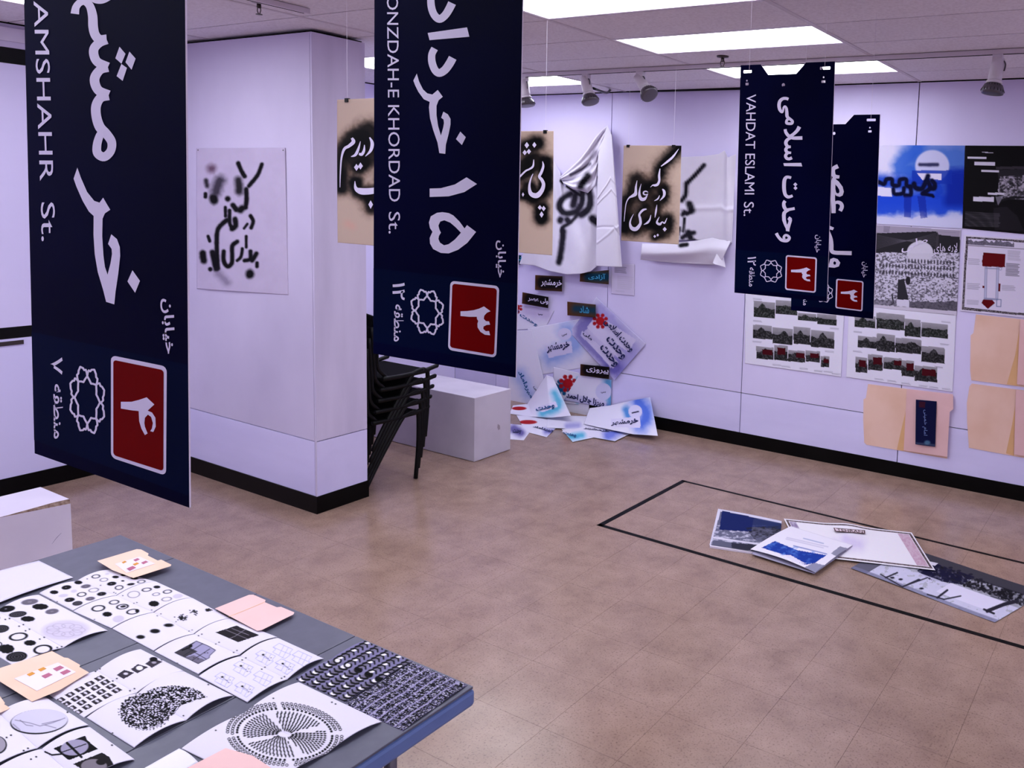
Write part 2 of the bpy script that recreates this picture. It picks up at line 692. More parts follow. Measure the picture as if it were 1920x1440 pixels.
# far wall: 4 ft panels over a dark core
SEAMS = [-5.79, -5.275, -4.05, -2.78, -1.55, -.33, .89, 2.11, 2.9]
wf = struct(MB().box(XL - .1, XR + .1, YW + .012, YW + .1, 0, 2.8).build('wall_far', m_seam))
for a, b in zip(SEAMS[:-1], SEAMS[1:]):
    MB().box(a + .0035, b - .0035, YW, YW + .0115, .408, ZC - .008).build('wall_panel', m_wall, wf)
    MB().box(a + .0035, b - .0035, YW, YW + .0115, .10, .402).build('wall_panel', m_wall2, wf)
struct(MB().box(XL, XR, YW - .006, YW, 0, .10).build('baseboard_far', m_base))
# left wall
wl = struct(MB().box(XL - .1, XL - .012, YB, YW, 0, 2.8).build('wall_left', m_seam))
MB().box(XL - .0115, XL, YB, PY - .002, .10, .905).build('wall_panel', m_wall2, wl)
MB().box(XL - .0115, XL, YB, PY - .002, .972, 2.452).build('wall_panel', m_wall, wl)
MB().box(XL - .0115, XL, YB, PY - .002, 2.54, ZC - .008).build('wall_panel', m_wing, wl)
MB().box(XL - .0115, XL, PY + .33, YW, .10, ZC - .008).build('wall_panel', m_wall, wl)
MB().box(XL - .011, XL - .002, YB, PY - .002, .907, .970).build('rail', m_black, wl)
MB().box(XL - .011, XL - .002, YB, PY - .002, 2.454, 2.538).build('rail', m_black, wl)
MB().box(XL, XL + .02, YB, PY - .002, 2.573, 2.646).build('rail', m_white, wl)
MB().box(XL, XL + .006, 1.0, 2.16, .868, .892).build('bracket', m_brass, wl)
struct(MB().box(XL, XL + .006, YB, PY - .008, 0, .10).build('baseboard_left', m_base))
struct(MB().box(XL, XL + .006, PY + .33, YW - .008, 0, .10).build('baseboard_left', m_base))
# unseen walls that close the room
struct(MB().box(XR, XR + .1, YB, YW, 0, 2.8).build('wall_right', m_wall))
struct(MB().box(XL, XR, YB - .1, YB, 0, 2.8).build('wall_back', m_wall))

# wing wall (boxed column) with its panels
PE = PY + .325
wp = struct(MB().box(XL + .001, PX - .011, PY + .011, PE - .011, .0, ZC - .012).build('wall_wing', m_seam))
MB().box(XL, PX - .017, PY, PY + .0105, .418, ZC - .02).build('wall_panel', m_wing, wp)
MB().box(XL, PX - .017, PY, PY + .0105, .10, .413).build('wall_panel', m_wall2, wp)
MB().box(PX - .0105, PX, PY + .002, PE, .418, ZC - .02).build('wall_panel', m_wing, wp)
MB().box(PX - .0105, PX, PY + .002, PE, .10, .413).build('wall_panel', m_wall2, wp)
MB().box(XL, PX - .012, PE - .0105, PE, .10, ZC - .02).build('wall_panel', m_wing, wp)
MB().box(PX - .012, PX + .0015, PY - .0015, PY + .001, .10, ZC - .02).build('corner_strip', m_wing, wp)
b_ = MB()
b_.box(XL + .007, PX + .006, PY - .006, PY, 0, .10)
b_.box(PX, PX + .006, PY, PE + .006, 0, .10)
b_.box(XL, PX, PE, PE + .006, 0, .10)
struct(b_.build('baseboard_wing', m_base))

# ceiling: boards, bars, lights
GX = [-5.79, -5.10, -3.91, -2.72, -1.55, -.37, .80, 1.97, 2.9]
GY = [round(3.57 + .47 * k, 3) for k in range(-12, 4)] + [YW]
GY = [YB] + [y for y in GY if y > YB + .05]
ce = struct(MB().box(XL - .1, XR + .1, YB - .1, YW + .1, ZC + .03, ZC + .09).build('ceiling', m_seam))
LIGHTS = {}
for r in (2.63, 3.57, 4.51, 1.69, .75, -.19, -1.13):
    for c in (-2.72, .80):
        LIGHTS[(c, r)] = 1
for r in (1.69, 3.57, 4.51, .75, -.19, -1.13):
    LIGHTS[(-5.10, r)] = 1
for i in range(len(GX) - 1):
    for j in range(len(GY) - 1):
        if any(abs(c - GX[i]) < .02 and abs(r - GY[j]) < .02 for c, r in LIGHTS):
            continue
        MB().box(GX[i] + .004, GX[i + 1] - .004, GY[j] + .005, GY[j + 1] - .005, ZC, ZC + .014).build('ceiling_board', m_ceil, ce)
for x in GX[1:-1]:
    MB().box(x - .012, x + .012, YB, YW - .002, ZC - .003, ZC + .002).build('ceiling_bar', m_grid, ce)
where = {-5.10: 'left row', -2.72: 'middle row', .80: 'right row'}
names = {(-2.72, 4.51): 'lit ceiling panel of the middle row nearest the far wall, behind the third board',
         (-2.72, 3.57): 'whole lit ceiling panel at top right, above the third hanging board',
         (-2.72, 2.63): 'largest lit ceiling panel, cut by the top edge of the photo',
         (-5.10, 4.51): 'lit ceiling panel at the right edge of the second board, above the draped cloth',
         (-5.10, 3.57): 'lit ceiling panel seen as a small white patch between column and second board',
         (-5.10, 1.69): 'lit ceiling panel cut by the top left corner of the photo'}
for (c, r) in LIGHTS:
    x0, x1 = c, GX[[abs(q - c) < .02 for q in GX].index(True) + 1]
    y0, y1 = r, r + .47
    t = thing('ceiling_light', names.get((c, r), 'lit recessed ceiling panel of the %s, %s out of view' % (where[c], {2.63: 'third from the far wall,', 3.57: 'second from the far wall,', 4.51: 'nearest the far wall,', 1.69: 'right overhead,', .75: 'just behind the viewer,', -.19: 'well behind the viewer,', -1.13: 'nearest the back wall,'}[r])), 'light', ((x0 + x1) / 2, (y0 + y1) / 2, ZC), 'recessed ceiling panels')
    MB().box(x0 + .014, x1 - .014, y0 + .024, y1 - .024, ZC + .006, ZC + .012).build('diffuser', m_emit, t)
    fr = MB()
    for b in ((x0 + .003, x0 + .02, y0 + .003, y1 - .003), (x1 - .02, x1 - .003, y0 + .003, y1 - .003), (x0 + .02, x1 - .02, y0 + .003, y0 + .03), (x0 + .02, x1 - .02, y1 - .03, y1 - .003)):
        fr.box(*b, ZC - .001, ZC + .005)
    fr.build('frame', m_lframe, t)

# ================================================================== LIGHT TRACKS, SPOTS, SPRINKLERS, CABLE
t = thing('track_rail', 'white lighting track running across the ceiling before the far wall', 'track', (-2, 4.4, ZC))
MB().box(-5.2, 1.5, 4.385, 4.42, ZC - .026, ZC - .003).build('rail', m_shade, t)
MB().box(-5.2, 1.5, 4.395, 4.41, ZC - .0275, ZC - .0255).build('slot', m_seam, t)
t = thing('track_rail', 'short end of lighting track over the front of the white column', 'track', (-3.7, 2, ZC))
MB().box(-3.715, -3.68, 0.3, 2.52, ZC - .026, ZC - .003).build('rail', m_shade, t)
MB().box(-3.70, -3.695, .3, 2.5, ZC - .0275, ZC - .0255).build('slot', m_seam, t)


def spot(x, aim, label, g_=1.3):
    t = thing('track_spotlight', label, 'spotlight', (x, 4.4, ZC - .03), 'track spotlights')
    MB().box(x - .026, x + .026, 4.385, 4.42, ZC - .058, ZC - .0265).build('adapter', m_shade, t, bevel=.003)
    d = np.array(aim, float)
    d /= np.linalg.norm(d)
    c = np.array([x, 4.4, ZC - .082])
    MB().tube(catmull([c + [0, 0, .03], c + [.03, -.005, .022], c + [.042, -.01, 0], c + [.036, -.005, -.03]], 3), .004, 6).build('bracket', m_chrome, t)
    MB().lathe([(.018 * g_, -.03 * g_), (.024 * g_, -.026 * g_), (.026 * g_, 0), (.027 * g_, .045 * g_), (.027 * g_, .062 * g_)], c, d, 18).build('housing', m_shade, t, True)
    MB().lathe([(.028 * g_, .060 * g_), (.031 * g_, .064 * g_), (.032 * g_, .07 * g_), (.029 * g_, .072 * g_)], c, d, 18).build('collar', m_shade, t, True)
    mb = MB().lathe([(.029 * g_, .072 * g_), (.040 * g_, .085 * g_), (.045 * g_, .10 * g_), (.043 * g_, .112 * g_), (.036 * g_, .113 * g_)], c, d, 20)
    o = mb.build('heatsink_ring', m_chrome, t, True)
    q = Vector((0, 0, 1)).rotation_difference(Vector(d))
    fin = MB()
    for k in range(20):
        a = 2 * math.pi * k / 20
        p0 = q @ Vector((.034 * g_ * math.cos(a), .034 * g_ * math.sin(a), .077 * g_))
        p1 = q @ Vector((.0465 * g_ * math.cos(a), .0465 * g_ * math.sin(a), .104 * g_))
        fin.tube([c + np.array(p0), c + np.array(p1)], .0018, 5)
    fin.build('fins', m_black, t)['kind'] = 'stuff'


spot(-3.54, (.42, -.1, -1), 'white track spotlight tilted down, left of the pair above the draped cloth')
spot(-3.10, (1.0, -.3, -1), 'white track spotlight swung to the right, at the sagging black cable')
spot(-4.085, (.2, 0, -1), 'track spotlight cut by the right edge of the second banner')
spot(-1.87, (.15, .2, -1), 'track spotlight peeking out behind the third banner')
spot(-.868, (-.1, -.1, -1), 'white track spotlight pointing straight down near the top right corner')

for (x, y, lab) in ((-3.778, 2.335, 'metal fire sprinkler hanging beside the short track end'), (-2.372, 4.181, 'metal fire sprinkler between the middle ceiling panels')):
    t = thing('sprinkler', lab, 'sprinkler', (x, y, ZC))
    MB().lathe([(.036, 0), (.034, -.008), (.012, -.012)], (x, y, ZC), n=18).build('escutcheon', m_brass, t, True)
    m2 = MB().lathe([(.009, -.012), (.010, -.03), (.006, -.034)], (x, y, ZC), n=10)
    m2.tube([(x - .011, y, ZC - .028), (x - .013, y, ZC - .045), (x - .004, y, ZC - .06)], .0022, 6)
    m2.tube([(x + .011, y, ZC - .028), (x + .013, y, ZC - .045), (x + .004, y, ZC - .06)], .0022, 6)
    m2.build('body', m_brass, t, True)
    MB().lathe([(.004, -.058), (.014, -.060), (.014, -.063), (.004, -.064)], (x, y, ZC), n=12).build('deflector', m_brass, t)

cab = [ony(p, YW - .02) for p in [(1110, 160)]]
pts = [np.array([-3.50, 4.43, 2.56]), np.array([-3.75, 4.9, 2.60]), ony((1146, 168), 5.34), ony((1160, 171), 5.355), ony((1205, 171), 5.358), ony((1300, 168.5), 5.36), ony((1400, 166), 5.36)]
tag(MB().tube(catmull([tuple(p) for p in pts], 5), .009, 8).build('power_cable', m_black, None, True),
    'black power cable sagging from a spotlight along the top of the far wall', 'cable')


# ================================================================== STREET NAME BOARDS
class Board(Plane):
    pass


OUT = [(0, 0), (.224, 0), (.306, .045), (.606, .045), (.704, 0), (1, 0), (1, 1), (0, 1)]


def pill(x0, x1, y0, y1):
    r = (y1 - y0) / 2
    k = .45
    return [(x0 + r * k, y0), (x1 - r * k, y0), (x1, y0 + r), (x1, y1 - r), (x1 - r * k, y1), (x0 + r * k, y1), (x0, y1 - r), (x0, y0 + r)]


def circ(cx_, cy_, rx, ry, n=14):
    return [(cx_ + rx * math.cos(2 * math.pi * k / n), cy_ + ry * math.sin(2 * math.pi * k / n)) for k in range(n)]


HOLES = [pill(.03, .125, .022, .034), pill(.85, .955, .020, .032), circ(.075, .067, .009, .004), pill(.06, .095, .076, .087), circ(.89, .063, .009, .004),
         pill(.87, .912, .076, .086), circ(.475, .09, .017, .0075)]


def make_board(y, TL, TR, BR, BL, label, height=.9):
    pl = Plane('y', y, (0, -1, 0))
    tl, tr, br, bl = [pl(p) for p in (TL, TR, BR, BL)]

    def ext(top, bot):                      # the side runs on upwards beyond the photograph's edge
        d = (top - bot) / (top - bot)[2]
        return bot + d * height if height else top
    tl, tr = ext(tl, bl), ext(tr, br)

    def P(s, t_, d):
        q = (1 - t_) * ((1 - s) * tl + s * tr) + t_ * ((1 - s) * bl + s * br)
        return q + np.array([0, -d, 0])
    th = .002 if y < 2 else .004
    t = thing('street_sign', label, 'sign', (bl + br) / 2, 'hanging navy street name boards')
    loops = [OUT] + HOLES
    flat = [p for l in loops for p in l]
    tri = [tuple(q) for q in tessellate_polygon([[Vector((a, b * 2.25, 0)) for a, b in l] for l in loops])]
    n = len(flat)
    V = [P(a, b, 0) for a, b in flat] + [P(a, b, -th) for a, b in flat]
    Fc, mi = [], []
    for q in tri:
        Fc.append(q)
        mi.append(0)
        Fc.append(tuple(i + n for i in reversed(q)))
        mi.append(0)
    k0 = 0
    for l in loops:
        for k in range(len(l)):
            a, b = k0 + k, k0 + (k + 1) % len(l)
            Fc.append((a, b, b + n, a + n))
            mi.append(1)
        k0 += len(l)
    obj('board', V, Fc, [m_navy, m_core], t, midx=mi)
    for s in (.1, .9):
        a = P(s, .012, .001)
        b = np.array([a[0], a[1], ZC])
        hp = P(s, .02, .001)
        MB().tube([hp, a, b], .0006, 5).build('hanging_thread', m_thread, t)
    return t, pl, P


def band(P, name, yl0, yr0, yl1, yr1, m, lift, parent):
    def t_at(s, y):
        lo, hi = 0.0, 1.0
        for _ in range(40):
            md = (lo + hi) / 2
            if proj(P(s, md, 0))[1] < y:
                lo = md
            else:
                hi = md
        return lo
    V = [P(0, t_at(0, yl0), lift), P(1, t_at(1, yr0), lift), P(1, t_at(1, yr1), lift), P(0, t_at(0, yl1), lift)]
    return obj(name, V, [(0, 1, 2, 3)], m, parent)


def rounded(q, r=.06, n=4):
    """rounded quad in photo coordinates"""
    q = [np.array(p, float) for p in q]

    def B(a, b):
        return (1 - b) * ((1 - a) * q[0] + a * q[1]) + b * ((1 - a) * q[3] + a * q[2])
    asp = np.linalg.norm(q[1] - q[0]) / np.linalg.norm(q[3] - q[0])
    ry = r * asp
    out = []
    for (cx_, cy_, a0) in ((1 - r, ry, -90), (1 - r, 1 - ry, 0), (r, 1 - ry, 90), (r, ry, 180)):
        for k in range(n + 1):
            a = math.radians(a0 + 90 * k / n)
            out.append(B(cx_ + r * math.cos(a), cy_ + ry * math.sin(a)))
    return out


def emblem(c, rx, ry, skew, wd):
    """ring of eight pointed petals drawn in outline"""
    items = []
    for k in range(8):
        a0 = math.radians(22.5 + 45 * k)
        prof = [(.60, 0), (.62, -.17), (.72, -.393), (.82, -.36), (.91, -.30), (.90, -.20), (.97, -.14), (1.04, 0), (.97, .14), (.90, .20), (.91, .30), (.82, .36), (.72, .393), (.62, .17), (.60, 0)]
        prof[0] = prof[-1] = (.56, 0)
        pts = []
        for r, d in prof:
            x, yy = r * math.cos(a0 + d) * rx, r * math.sin(a0 + d) * ry
            pts.append((c[0] + x, c[1] + yy + skew * x))
        cc = []
        for i in range(len(pts) - 1):
            cc.append(('s', [(pts[i][0], pts[i][1], wd), (pts[i + 1][0], pts[i + 1][1], wd)]))
            cc.append(('p', circ(pts[i][0], pts[i][1], wd / 2, wd / 2, 8)))
        items += cc
    return items


def quadp(*a):
    return [(a[i], a[i + 1]) for i in range(0, len(a), 2)]


def digit3(k, ox, oy, pts=None):
    return Z(k, ox, oy, [(1070, 548), (1150, 545), (1230, 535), (1300, 515), (1358, 488), (1438, 547), (1395, 565), (1362, 600), (1355, 640), (1380, 668), (1420, 672),
                         (1433, 712), (1390, 715), (1352, 735), (1350, 765), (1380, 792), (1420, 790), (1433, 842), (1370, 835), (1315, 800), (1280, 745), (1278, 700), (1288, 668), (1272, 640), (1270, 615), (1180, 615), (1070, 605)])


# ---- first board (nearest, left)
t, pl, P = make_board(.55, (45, 0), (347, 0), (355, 952), (65, 850), 'largest navy street sign board at the left, with white Persian lettering and AMSHAHR St.')
z1 = (3.0, 0, 0)
band(P, 'lower_band', 622, 684, 825, 930, m_navy2, .0003, t)
items = [('s', Z(*z1, [(421, 78, 48), (428, 40, 42), (450, 14, 40), (478, 8, 42), (506, 35, 46), (521, 90, 52), (524, 150, 54), (535, 195, 52), (560, 222, 52), (600, 222, 56)])),
         ('s', Z(*z1, [(600, 222, 54), (560, 240, 50), (530, 272, 52), (529, 312, 52), (550, 350, 50), (607, 378, 54)])),
         ('s', Z(*z1, [(607, 378, 54), (565, 392, 50), (536, 430, 54), (534, 468, 54), (556, 510, 52), (611, 536, 56)])),
         ('s', Z(*z1, [(611, 536, 56), (566, 550, 52), (541, 595, 54), (542, 655, 54), (562, 715, 56), (600, 755, 52), (628, 800, 50), (622, 850, 48), (586, 882, 50), (549, 862, 50), (546, 815, 48), (562, 760, 44), (580, 735, 30)])),
         ('p', Z(*z1, [(672, 263), (706, 303), (683, 358), (649, 328)])), ('p', Z(*z1, [(683, 360), (714, 382), (690, 455), (656, 428)])), ('p', Z(*z1, [(728, 290), (763, 330), (740, 392), (706, 350)])),
         ('s', Z(*z1, [(505, -12, 26), (540, 6, 26), (580, 6, 26), (620, -14, 26)])),
         ('p', Z(*z1, [(435, 943), (455, 1000), (490, 1080), (530, 1130), (560, 1140), (580, 1112), (620, 1180), (590, 1200), (577, 1230), (575, 1330), (582, 1440), (590, 1500), (605, 1545), (622, 1480), (630, 1430), (628, 1400), (608, 1372),
                       (626, 1318), (658, 1345), (674, 1390), (676, 1440), (665, 1540), (650, 1640), (643, 1712), (597, 1698), (580, 1630), (550, 1530), (533, 1430), (526, 1320), (527, 1215), (500, 1190), (465, 1130), (430, 1050), (414, 1005)])),
         ('p', Z(*z1, [(745, 1520), (787, 1580), (760, 1647), (717, 1583)]))]
decal('persian_street_name', pl, items, m_letter, .0005, t)
text('latin_street_name', 'AMSHAHR', Z(*z1, [(268, 6), (302, 1018), (224, 1018), (188, 6)]), pl, m_letter, parent=t)
text('latin_suffix', 'St.', Z(*z1, [(308, 1138), (312, 1357), (233, 1357), (229, 1138)]), pl, m_letter, parent=t)
text('street_word', fa('خیابان'), Z(*z1, [(976, 1682), (985, 1988), (918, 1992), (900, 1680)]), pl, m_letter, parent=t, bold=.02)
text('district_digit', '۷', Z(*z1, [(352, 2010), (352, 2108), (286, 2098), (282, 2014)]), pl, m_letter, parent=t, bold=.015)
text('district_word', fa('منطقه'), Z(*z1, [(352, 2162), (356, 2460), (302, 2470), (300, 2160)]), pl, m_letter, parent=t, bold=.015)
decal('emblem', pl, emblem((163.6, 750), 33, 62, .20, 3.6), m_letter, .0006, t)
p_ = decal('number_plate', pl, [('p', rounded(Z(*z1, [(624, 1998), (938, 2062), (934, 2676), (624, 2574)]), .09))], m_letter, .0006, t)
decal('plate_field', pl, [('p', rounded(Z(*z1, [(637, 2024), (920, 2082), (918, 2650), (637, 2560)]), .06))], m_redp, .0009, p_)
decal('plate_digit', pl, [('p', Z(*z1, [(680, 2260), (740, 2260), (780, 2250), (825, 2235), (868, 2275), (830, 2310), (855, 2320), (874, 2350), (876, 2400), (862, 2430), (845, 2425), (855, 2410), (860, 2380), (850, 2345), (832, 2332), (815, 2350), (812, 2380), (815, 2400), (830, 2438), (815, 2447), (795, 2410), (783, 2370), (780, 2312), (740, 2308), (680, 2298)]))], m_letter, .0012, p_)

# ---- second board
t, pl, P = make_board(1.14, (702, 0), (980, 0), (967, 708), (700, 663), 'second navy street sign board, in the middle, reading ONZDAH-E KHORDAD')
z2 = (3.4286, 640, 0)
band(P, 'lower_band', 503, 532, 641, 685, m_navy2, .0003, t)
band(P, 'hem', 641, 685, 662, 706, m_navy3, .0003, t)
items = [('s', Z(*z2, [(575, -30, 46), (578, 40, 48), (597, 95, 48), (630, 122, 50), (665, 100, 50), (692, 60, 52), (712, 20, 54)])),
         ('p', Z(*z2, [(555, 212), (808, 176), (823, 236), (567, 258)])),
         ('s', Z(*z2, [(600, 312, 46), (582, 350, 46), (583, 400, 48), (602, 450, 48), (630, 469, 50), (665, 450, 52), (695, 410, 54), (716, 372, 54)])),
         ('p', Z(*z2, [(485, 473), (500, 525), (525, 575), (552, 600), (585, 608), (620, 578), (652, 622), (625, 645), (612, 680), (612, 740), (622, 810), (640, 872), (655, 820), (660, 790), (657, 768), (642, 757),
                       (656, 718), (685, 735), (702, 765), (702, 800), (690, 860), (672, 930), (668, 989), (630, 984), (618, 915), (590, 835), (570, 760), (563, 690), (568, 655), (530, 638), (495, 590), (475, 550), (463, 518)])),
         ('p', Z(*z2, [(765, 846), (800, 882), (775, 932), (737, 894)])),
         ('p', Z(*z2, [(568, 1212), (640, 1210), (730, 1186), (805, 1140), (872, 1183), (790, 1235), (690, 1262), (568, 1266)])),
         ('p', Z(*z2, [(615, 1368), (650, 1364), (690, 1370), (720, 1385), (760, 1425), (792, 1469), (808, 1447), (866, 1491), (810, 1561), (750, 1606), (690, 1629), (640, 1626), (590, 1601), (570, 1565), (568, 1530), (586, 1490), (570, 1466), (563, 1431), (575, 1391)]),
          Z(*z2, [(640, 1496), (630, 1475), (624, 1450), (636, 1424), (662, 1416), (700, 1431), (735, 1461), (769, 1496), (730, 1540), (690, 1570), (660, 1577), (634, 1560), (624, 1536), (628, 1515)]))]
decal('persian_street_name', pl, items, m_letter, .0005, t)
text('latin_street_name', 'ONZDAH-E KHORDAD', Z(*z2, [(365, -30), (379, 1296), (306, 1296), (292, -30)]), pl, m_letter, parent=t)
text('latin_suffix', 'St.', Z(*z2, [(378, 1362), (378, 1502), (304, 1502), (304, 1362)]), pl, m_letter, parent=t)
text('street_word', fa('خیابان'), Z(*z2, [(1060, 1548), (1056, 1785), (990, 1782), (992, 1545)]), pl, m_letter, parent=t, bold=.02)
text('district_digits', '۱۲', Z(*z2, [(408, 1818), (408, 1930), (328, 1926), (330, 1814)]), pl, m_letter, parent=t, bold=.015)
text('district_word', fa('منطقه'), Z(*z2, [(402, 1962), (398, 2192), (336, 2196), (340, 1955)]), pl, m_letter, parent=t, bold=.015)
decal('emblem', pl, emblem((640 + 552 / 3.4286, 2006 / 3.4286), 31, 42, .12, 3.2), m_letter, .0006, t)
p_ = decal('number_plate', pl, [('p', rounded(Z(6.5464, 700, 500, [(945, 172), (1546, 238), (1508, 1118), (916, 1022)]), .09))], m_letter, .0006, t)
decal('plate_field', pl, [('p', rounded(Z(6.5464, 700, 500, [(970, 208), (1516, 268), (1482, 1084), (940, 990)]), .06))], m_redp, .0009, p_)
decal('plate_digit', pl, [('p', digit3(6.5464, 700, 500))], m_letter, .0012, p_)

# ---- third board
t, pl, P = make_board(2.88, (1388.7, 122.4), (1565.6, 115), (1550.5, 565.7), (1377, 548.7), 'third navy street sign board, hanging right of centre, reading VAHDAT ESLAMI St.', None)
z3 = (6.857, 1380, 430)
band(P, 'lower_band', 468, 481, 541, 557, m_navy2, .0004, t)
zA, zB = (9.0, 1440, 170), (9.0, 1440, 310)
items = [('s', Z(*zA, [(345, 145, 48), (300, 130, 50), (245, 138, 52), (200, 180, 56), (186, 250, 58), (200, 320, 54), (235, 360, 44), (255, 330, 34), (262, 290, 34), (285, 268, 40), (310, 300, 46), (318, 370, 54), (322, 430, 56), (350, 468, 50)])),
         ('s', Z(*zA, [(345, 460, 46), (385, 490, 48), (412, 520, 48), (400, 552, 48), (350, 556, 46), (312, 545, 46), (318, 500, 44), (345, 478, 40)])),
         ('s', Z(*zA, [(290, 650, 50), (300, 700, 52), (340, 755, 56), (385, 785, 52), (440, 800, 56), (580, 798, 60)])),
         ('s', Z(*zA, [(530, 608, 66), (495, 670, 58), (440, 725, 52), (385, 765, 52), (350, 790, 40)])),
         ('s', Z(*zA, [(385, 800, 40), (330, 825, 54), (302, 870, 60), (310, 915, 56), (340, 945, 50), (385, 948, 42)])),
         ('s', Z(*zA, [(340, 945, 44), (308, 975, 52), (302, 1005, 56), (325, 1040, 50), (390, 1050, 38)])),
         ('s', Z(*zA, [(340, 1045, 44), (308, 1075, 50), (296, 1105, 52), (315, 1140, 52), (355, 1152, 48), (405, 1132, 52)])),
         ('p', Z(*zA, [(258, 1224), (560, 1218), (578, 1278), (272, 1272)])),
         ('s', Z(*zB, [(390, 212, 46), (345, 198, 48), (305, 205, 54), (278, 250, 62), (270, 340, 64), (275, 430, 62), (295, 500, 56), (335, 532, 54), (375, 528, 48), (415, 512, 44)])),
         ('p', Z(*zB, diamond(461, 323, 36, 34))), ('p', Z(*zB, diamond(463, 384, 34, 34))),
         ('s', Z(*zB, [(290, 600, 54), (268, 635, 56), (270, 690, 60), (300, 745, 56), (340, 748, 48), (450, 728, 46)])),
         ('p', Z(*zB, [(310, 745), (275, 760), (245, 790), (235, 840), (240, 930), (275, 1020), (300, 1070), (303, 1108), (360, 1118), (365, 1070), (385, 1000), (406, 930), (400, 890), (360, 862), (328, 905), (348, 935), (335, 980), (320, 1005), (303, 930), (298, 850), (305, 810), (335, 785), (360, 775)])),
         ('s', Z(*zB, [(140, 1145, 54), (170, 1200, 50), (220, 1255, 52), (280, 1272, 54), (330, 1265, 56), (362, 1225, 48), (330, 1185, 40), (290, 1182, 42), (265, 1215, 40), (280, 1245, 40)]))]
decal('persian_street_name', pl, items, m_letter, .0006, t)
text('latin_street_name', 'VAHDAT ESLAMI', Z(2.7706, 1340, 100, [(215, 213), (206, 733), (155, 733), (165, 213)]), pl, m_letter, parent=t, lift=.0007)
text('latin_suffix', 'St.', Z(2.7706, 1340, 100, [(204, 772), (202, 845), (150, 845), (152, 772)]), pl, m_letter, parent=t, lift=.0007)
text('street_word', fa('خیابان'), Z(*z3, [(1102, 72), (1088, 300), (1003, 296), (1015, 70)]), pl, m_letter, parent=t, bold=.01, lift=.0007)
text('district_digits', '۱۲', Z(*z3, [(258, 352), (256, 468), (146, 460), (150, 350)]), pl, m_letter, parent=t, bold=.012, lift=.0007)
text('district_word', fa('منطقه'), Z(*z3, [(246, 492), (240, 735), (165, 735), (170, 488)]), pl, m_letter, parent=t, bold=.012, lift=.0007)
decal('emblem', pl, emblem((1380 + 450 / 6.857, 430 + 537 / 6.857), 20.5, 21, .06, 1.5), m_letter, .0007, t)
p_ = decal('number_plate', pl, [('p', rounded(Z(*z3, [(640, 330), (1042, 362), (1026, 818), (630, 778)]), .08))], m_letter, .0007, t)
decal('plate_field', pl, [('p', rounded(Z(*z3, [(656, 350), (1022, 380), (1008, 798), (648, 760)]), .05))], m_redp, .0010, p_)
decal('plate_digit', pl, [('p', [(x, y_) for x, y_ in Z(*z3, [((p[0] - 1070) * .685 + 708, (p[1] - 488) * .505 + 490) for p in Z(1, 0, 0, [(q[0] * 1, q[1] * 1) for q in [((a - 700) * 6.5464, (b - 500) * 6.5464) for a, b in digit3(6.5464, 700, 500)]])])])], m_letter, .0013, p_)

# ---- fourth board
BW4 = .4
pl4 = Plane('y', 3.44, (0, -1, 0))
brr = pl4((1637.5, 598))
trr = pl4((1650, 214.5))
c4 = [proj(p) for p in (trr - [BW4, 0, 0], brr - [BW4, 0, 0])]
t, pl, P = make_board(3.44, c4[0], (1650, 214.5), (1637.5, 598), c4[1], 'fourth navy street sign board, its left half hidden behind the third', None)
z4 = (6.5417, 1540, 300)
band(P, 'lower_band', 513, 525, 573, 585, m_navy2, .0004, t)
items = [('s', Z(*z4, [(205, 75, 52), (150, 105, 50), (142, 160, 56), (165, 200, 48), (222, 208, 38)])),
         ('s', Z(*z4, [(165, 205, 40), (148, 260, 50), (146, 330, 52), (145, 400, 50), (142, 480, 52), (148, 560, 56), (150, 652, 52)])),
         ('p', Z(*z4, [(170, 230), (215, 265), (262, 330), (276, 390), (262, 435), (225, 452), (185, 440), (160, 410), (160, 380), (172, 375)]), Z(*z4, [(172, 300), (172, 350), (182, 400), (205, 412), (222, 395), (220, 365), (200, 330)])),
         ('s', Z(*z4, [(160, 530, 30), (200, 518, 40), (240, 535, 46), (252, 575, 48), (230, 625, 46)])),
         ('p', Z(*z4, [(60, 812), (105, 808), (156, 830), (140, 862), (100, 850), (50, 850)])),
         ('s', Z(*z4, [(95, 880, 20), (115, 960, 44), (124, 1040, 50), (126, 1110, 50), (160, 1135, 48), (250, 1140, 48), (372, 1143, 50)])),
         ('p', Z(*z4, [(90, 1315), (92, 1285), (110, 1215), (150, 1200), (200, 1215), (232, 1260), (215, 1305), (160, 1322)]), Z(*z4, [(145, 1262), (162, 1240), (182, 1258), (176, 1282), (155, 1284)]))]
decal('persian_street_name', pl, items, m_letter, .0006, t)
text('street_word', fa('خیابان'), Z(*z3, [(1698, 418), (1688, 618), (1605, 618), (1618, 416)]), pl, m_letter, parent=t, bold=.01, lift=.0007)
text('district_word', fa('منطقه'), Z(*z3, [(935, 790), (928, 972), (862, 978), (868, 790)]), pl, m_letter, parent=t, bold=.012, lift=.0007)
decal('emblem', pl, emblem((1380 + 1125 / 6.857, 430 + 815 / 6.857), 17.5, 18, .06, 1.4), m_letter, .0007, t)
p_ = decal('number_plate', pl, [('p', rounded(Z(*z3, [(1288, 634), (1640, 668), (1626, 1056), (1276, 1012)]), .07))], m_letter, .0007, t)
decal('plate_field', pl, [('p', rounded(Z(*z3, [(1306, 652), (1622, 682), (1610, 1038), (1294, 998)]), .05))], m_redp, .0010, p_)
dg = [((a - 700) * 6.5464, (b - 500) * 6.5464) for a, b in digit3(6.5464, 700, 500)]
decal('plate_digit', pl, [('p', Z(*z3, [((a - 1070) * .585 + 1348, (b - 488) * .44 + 776) for a, b in dg]))], m_letter, .0013, p_)


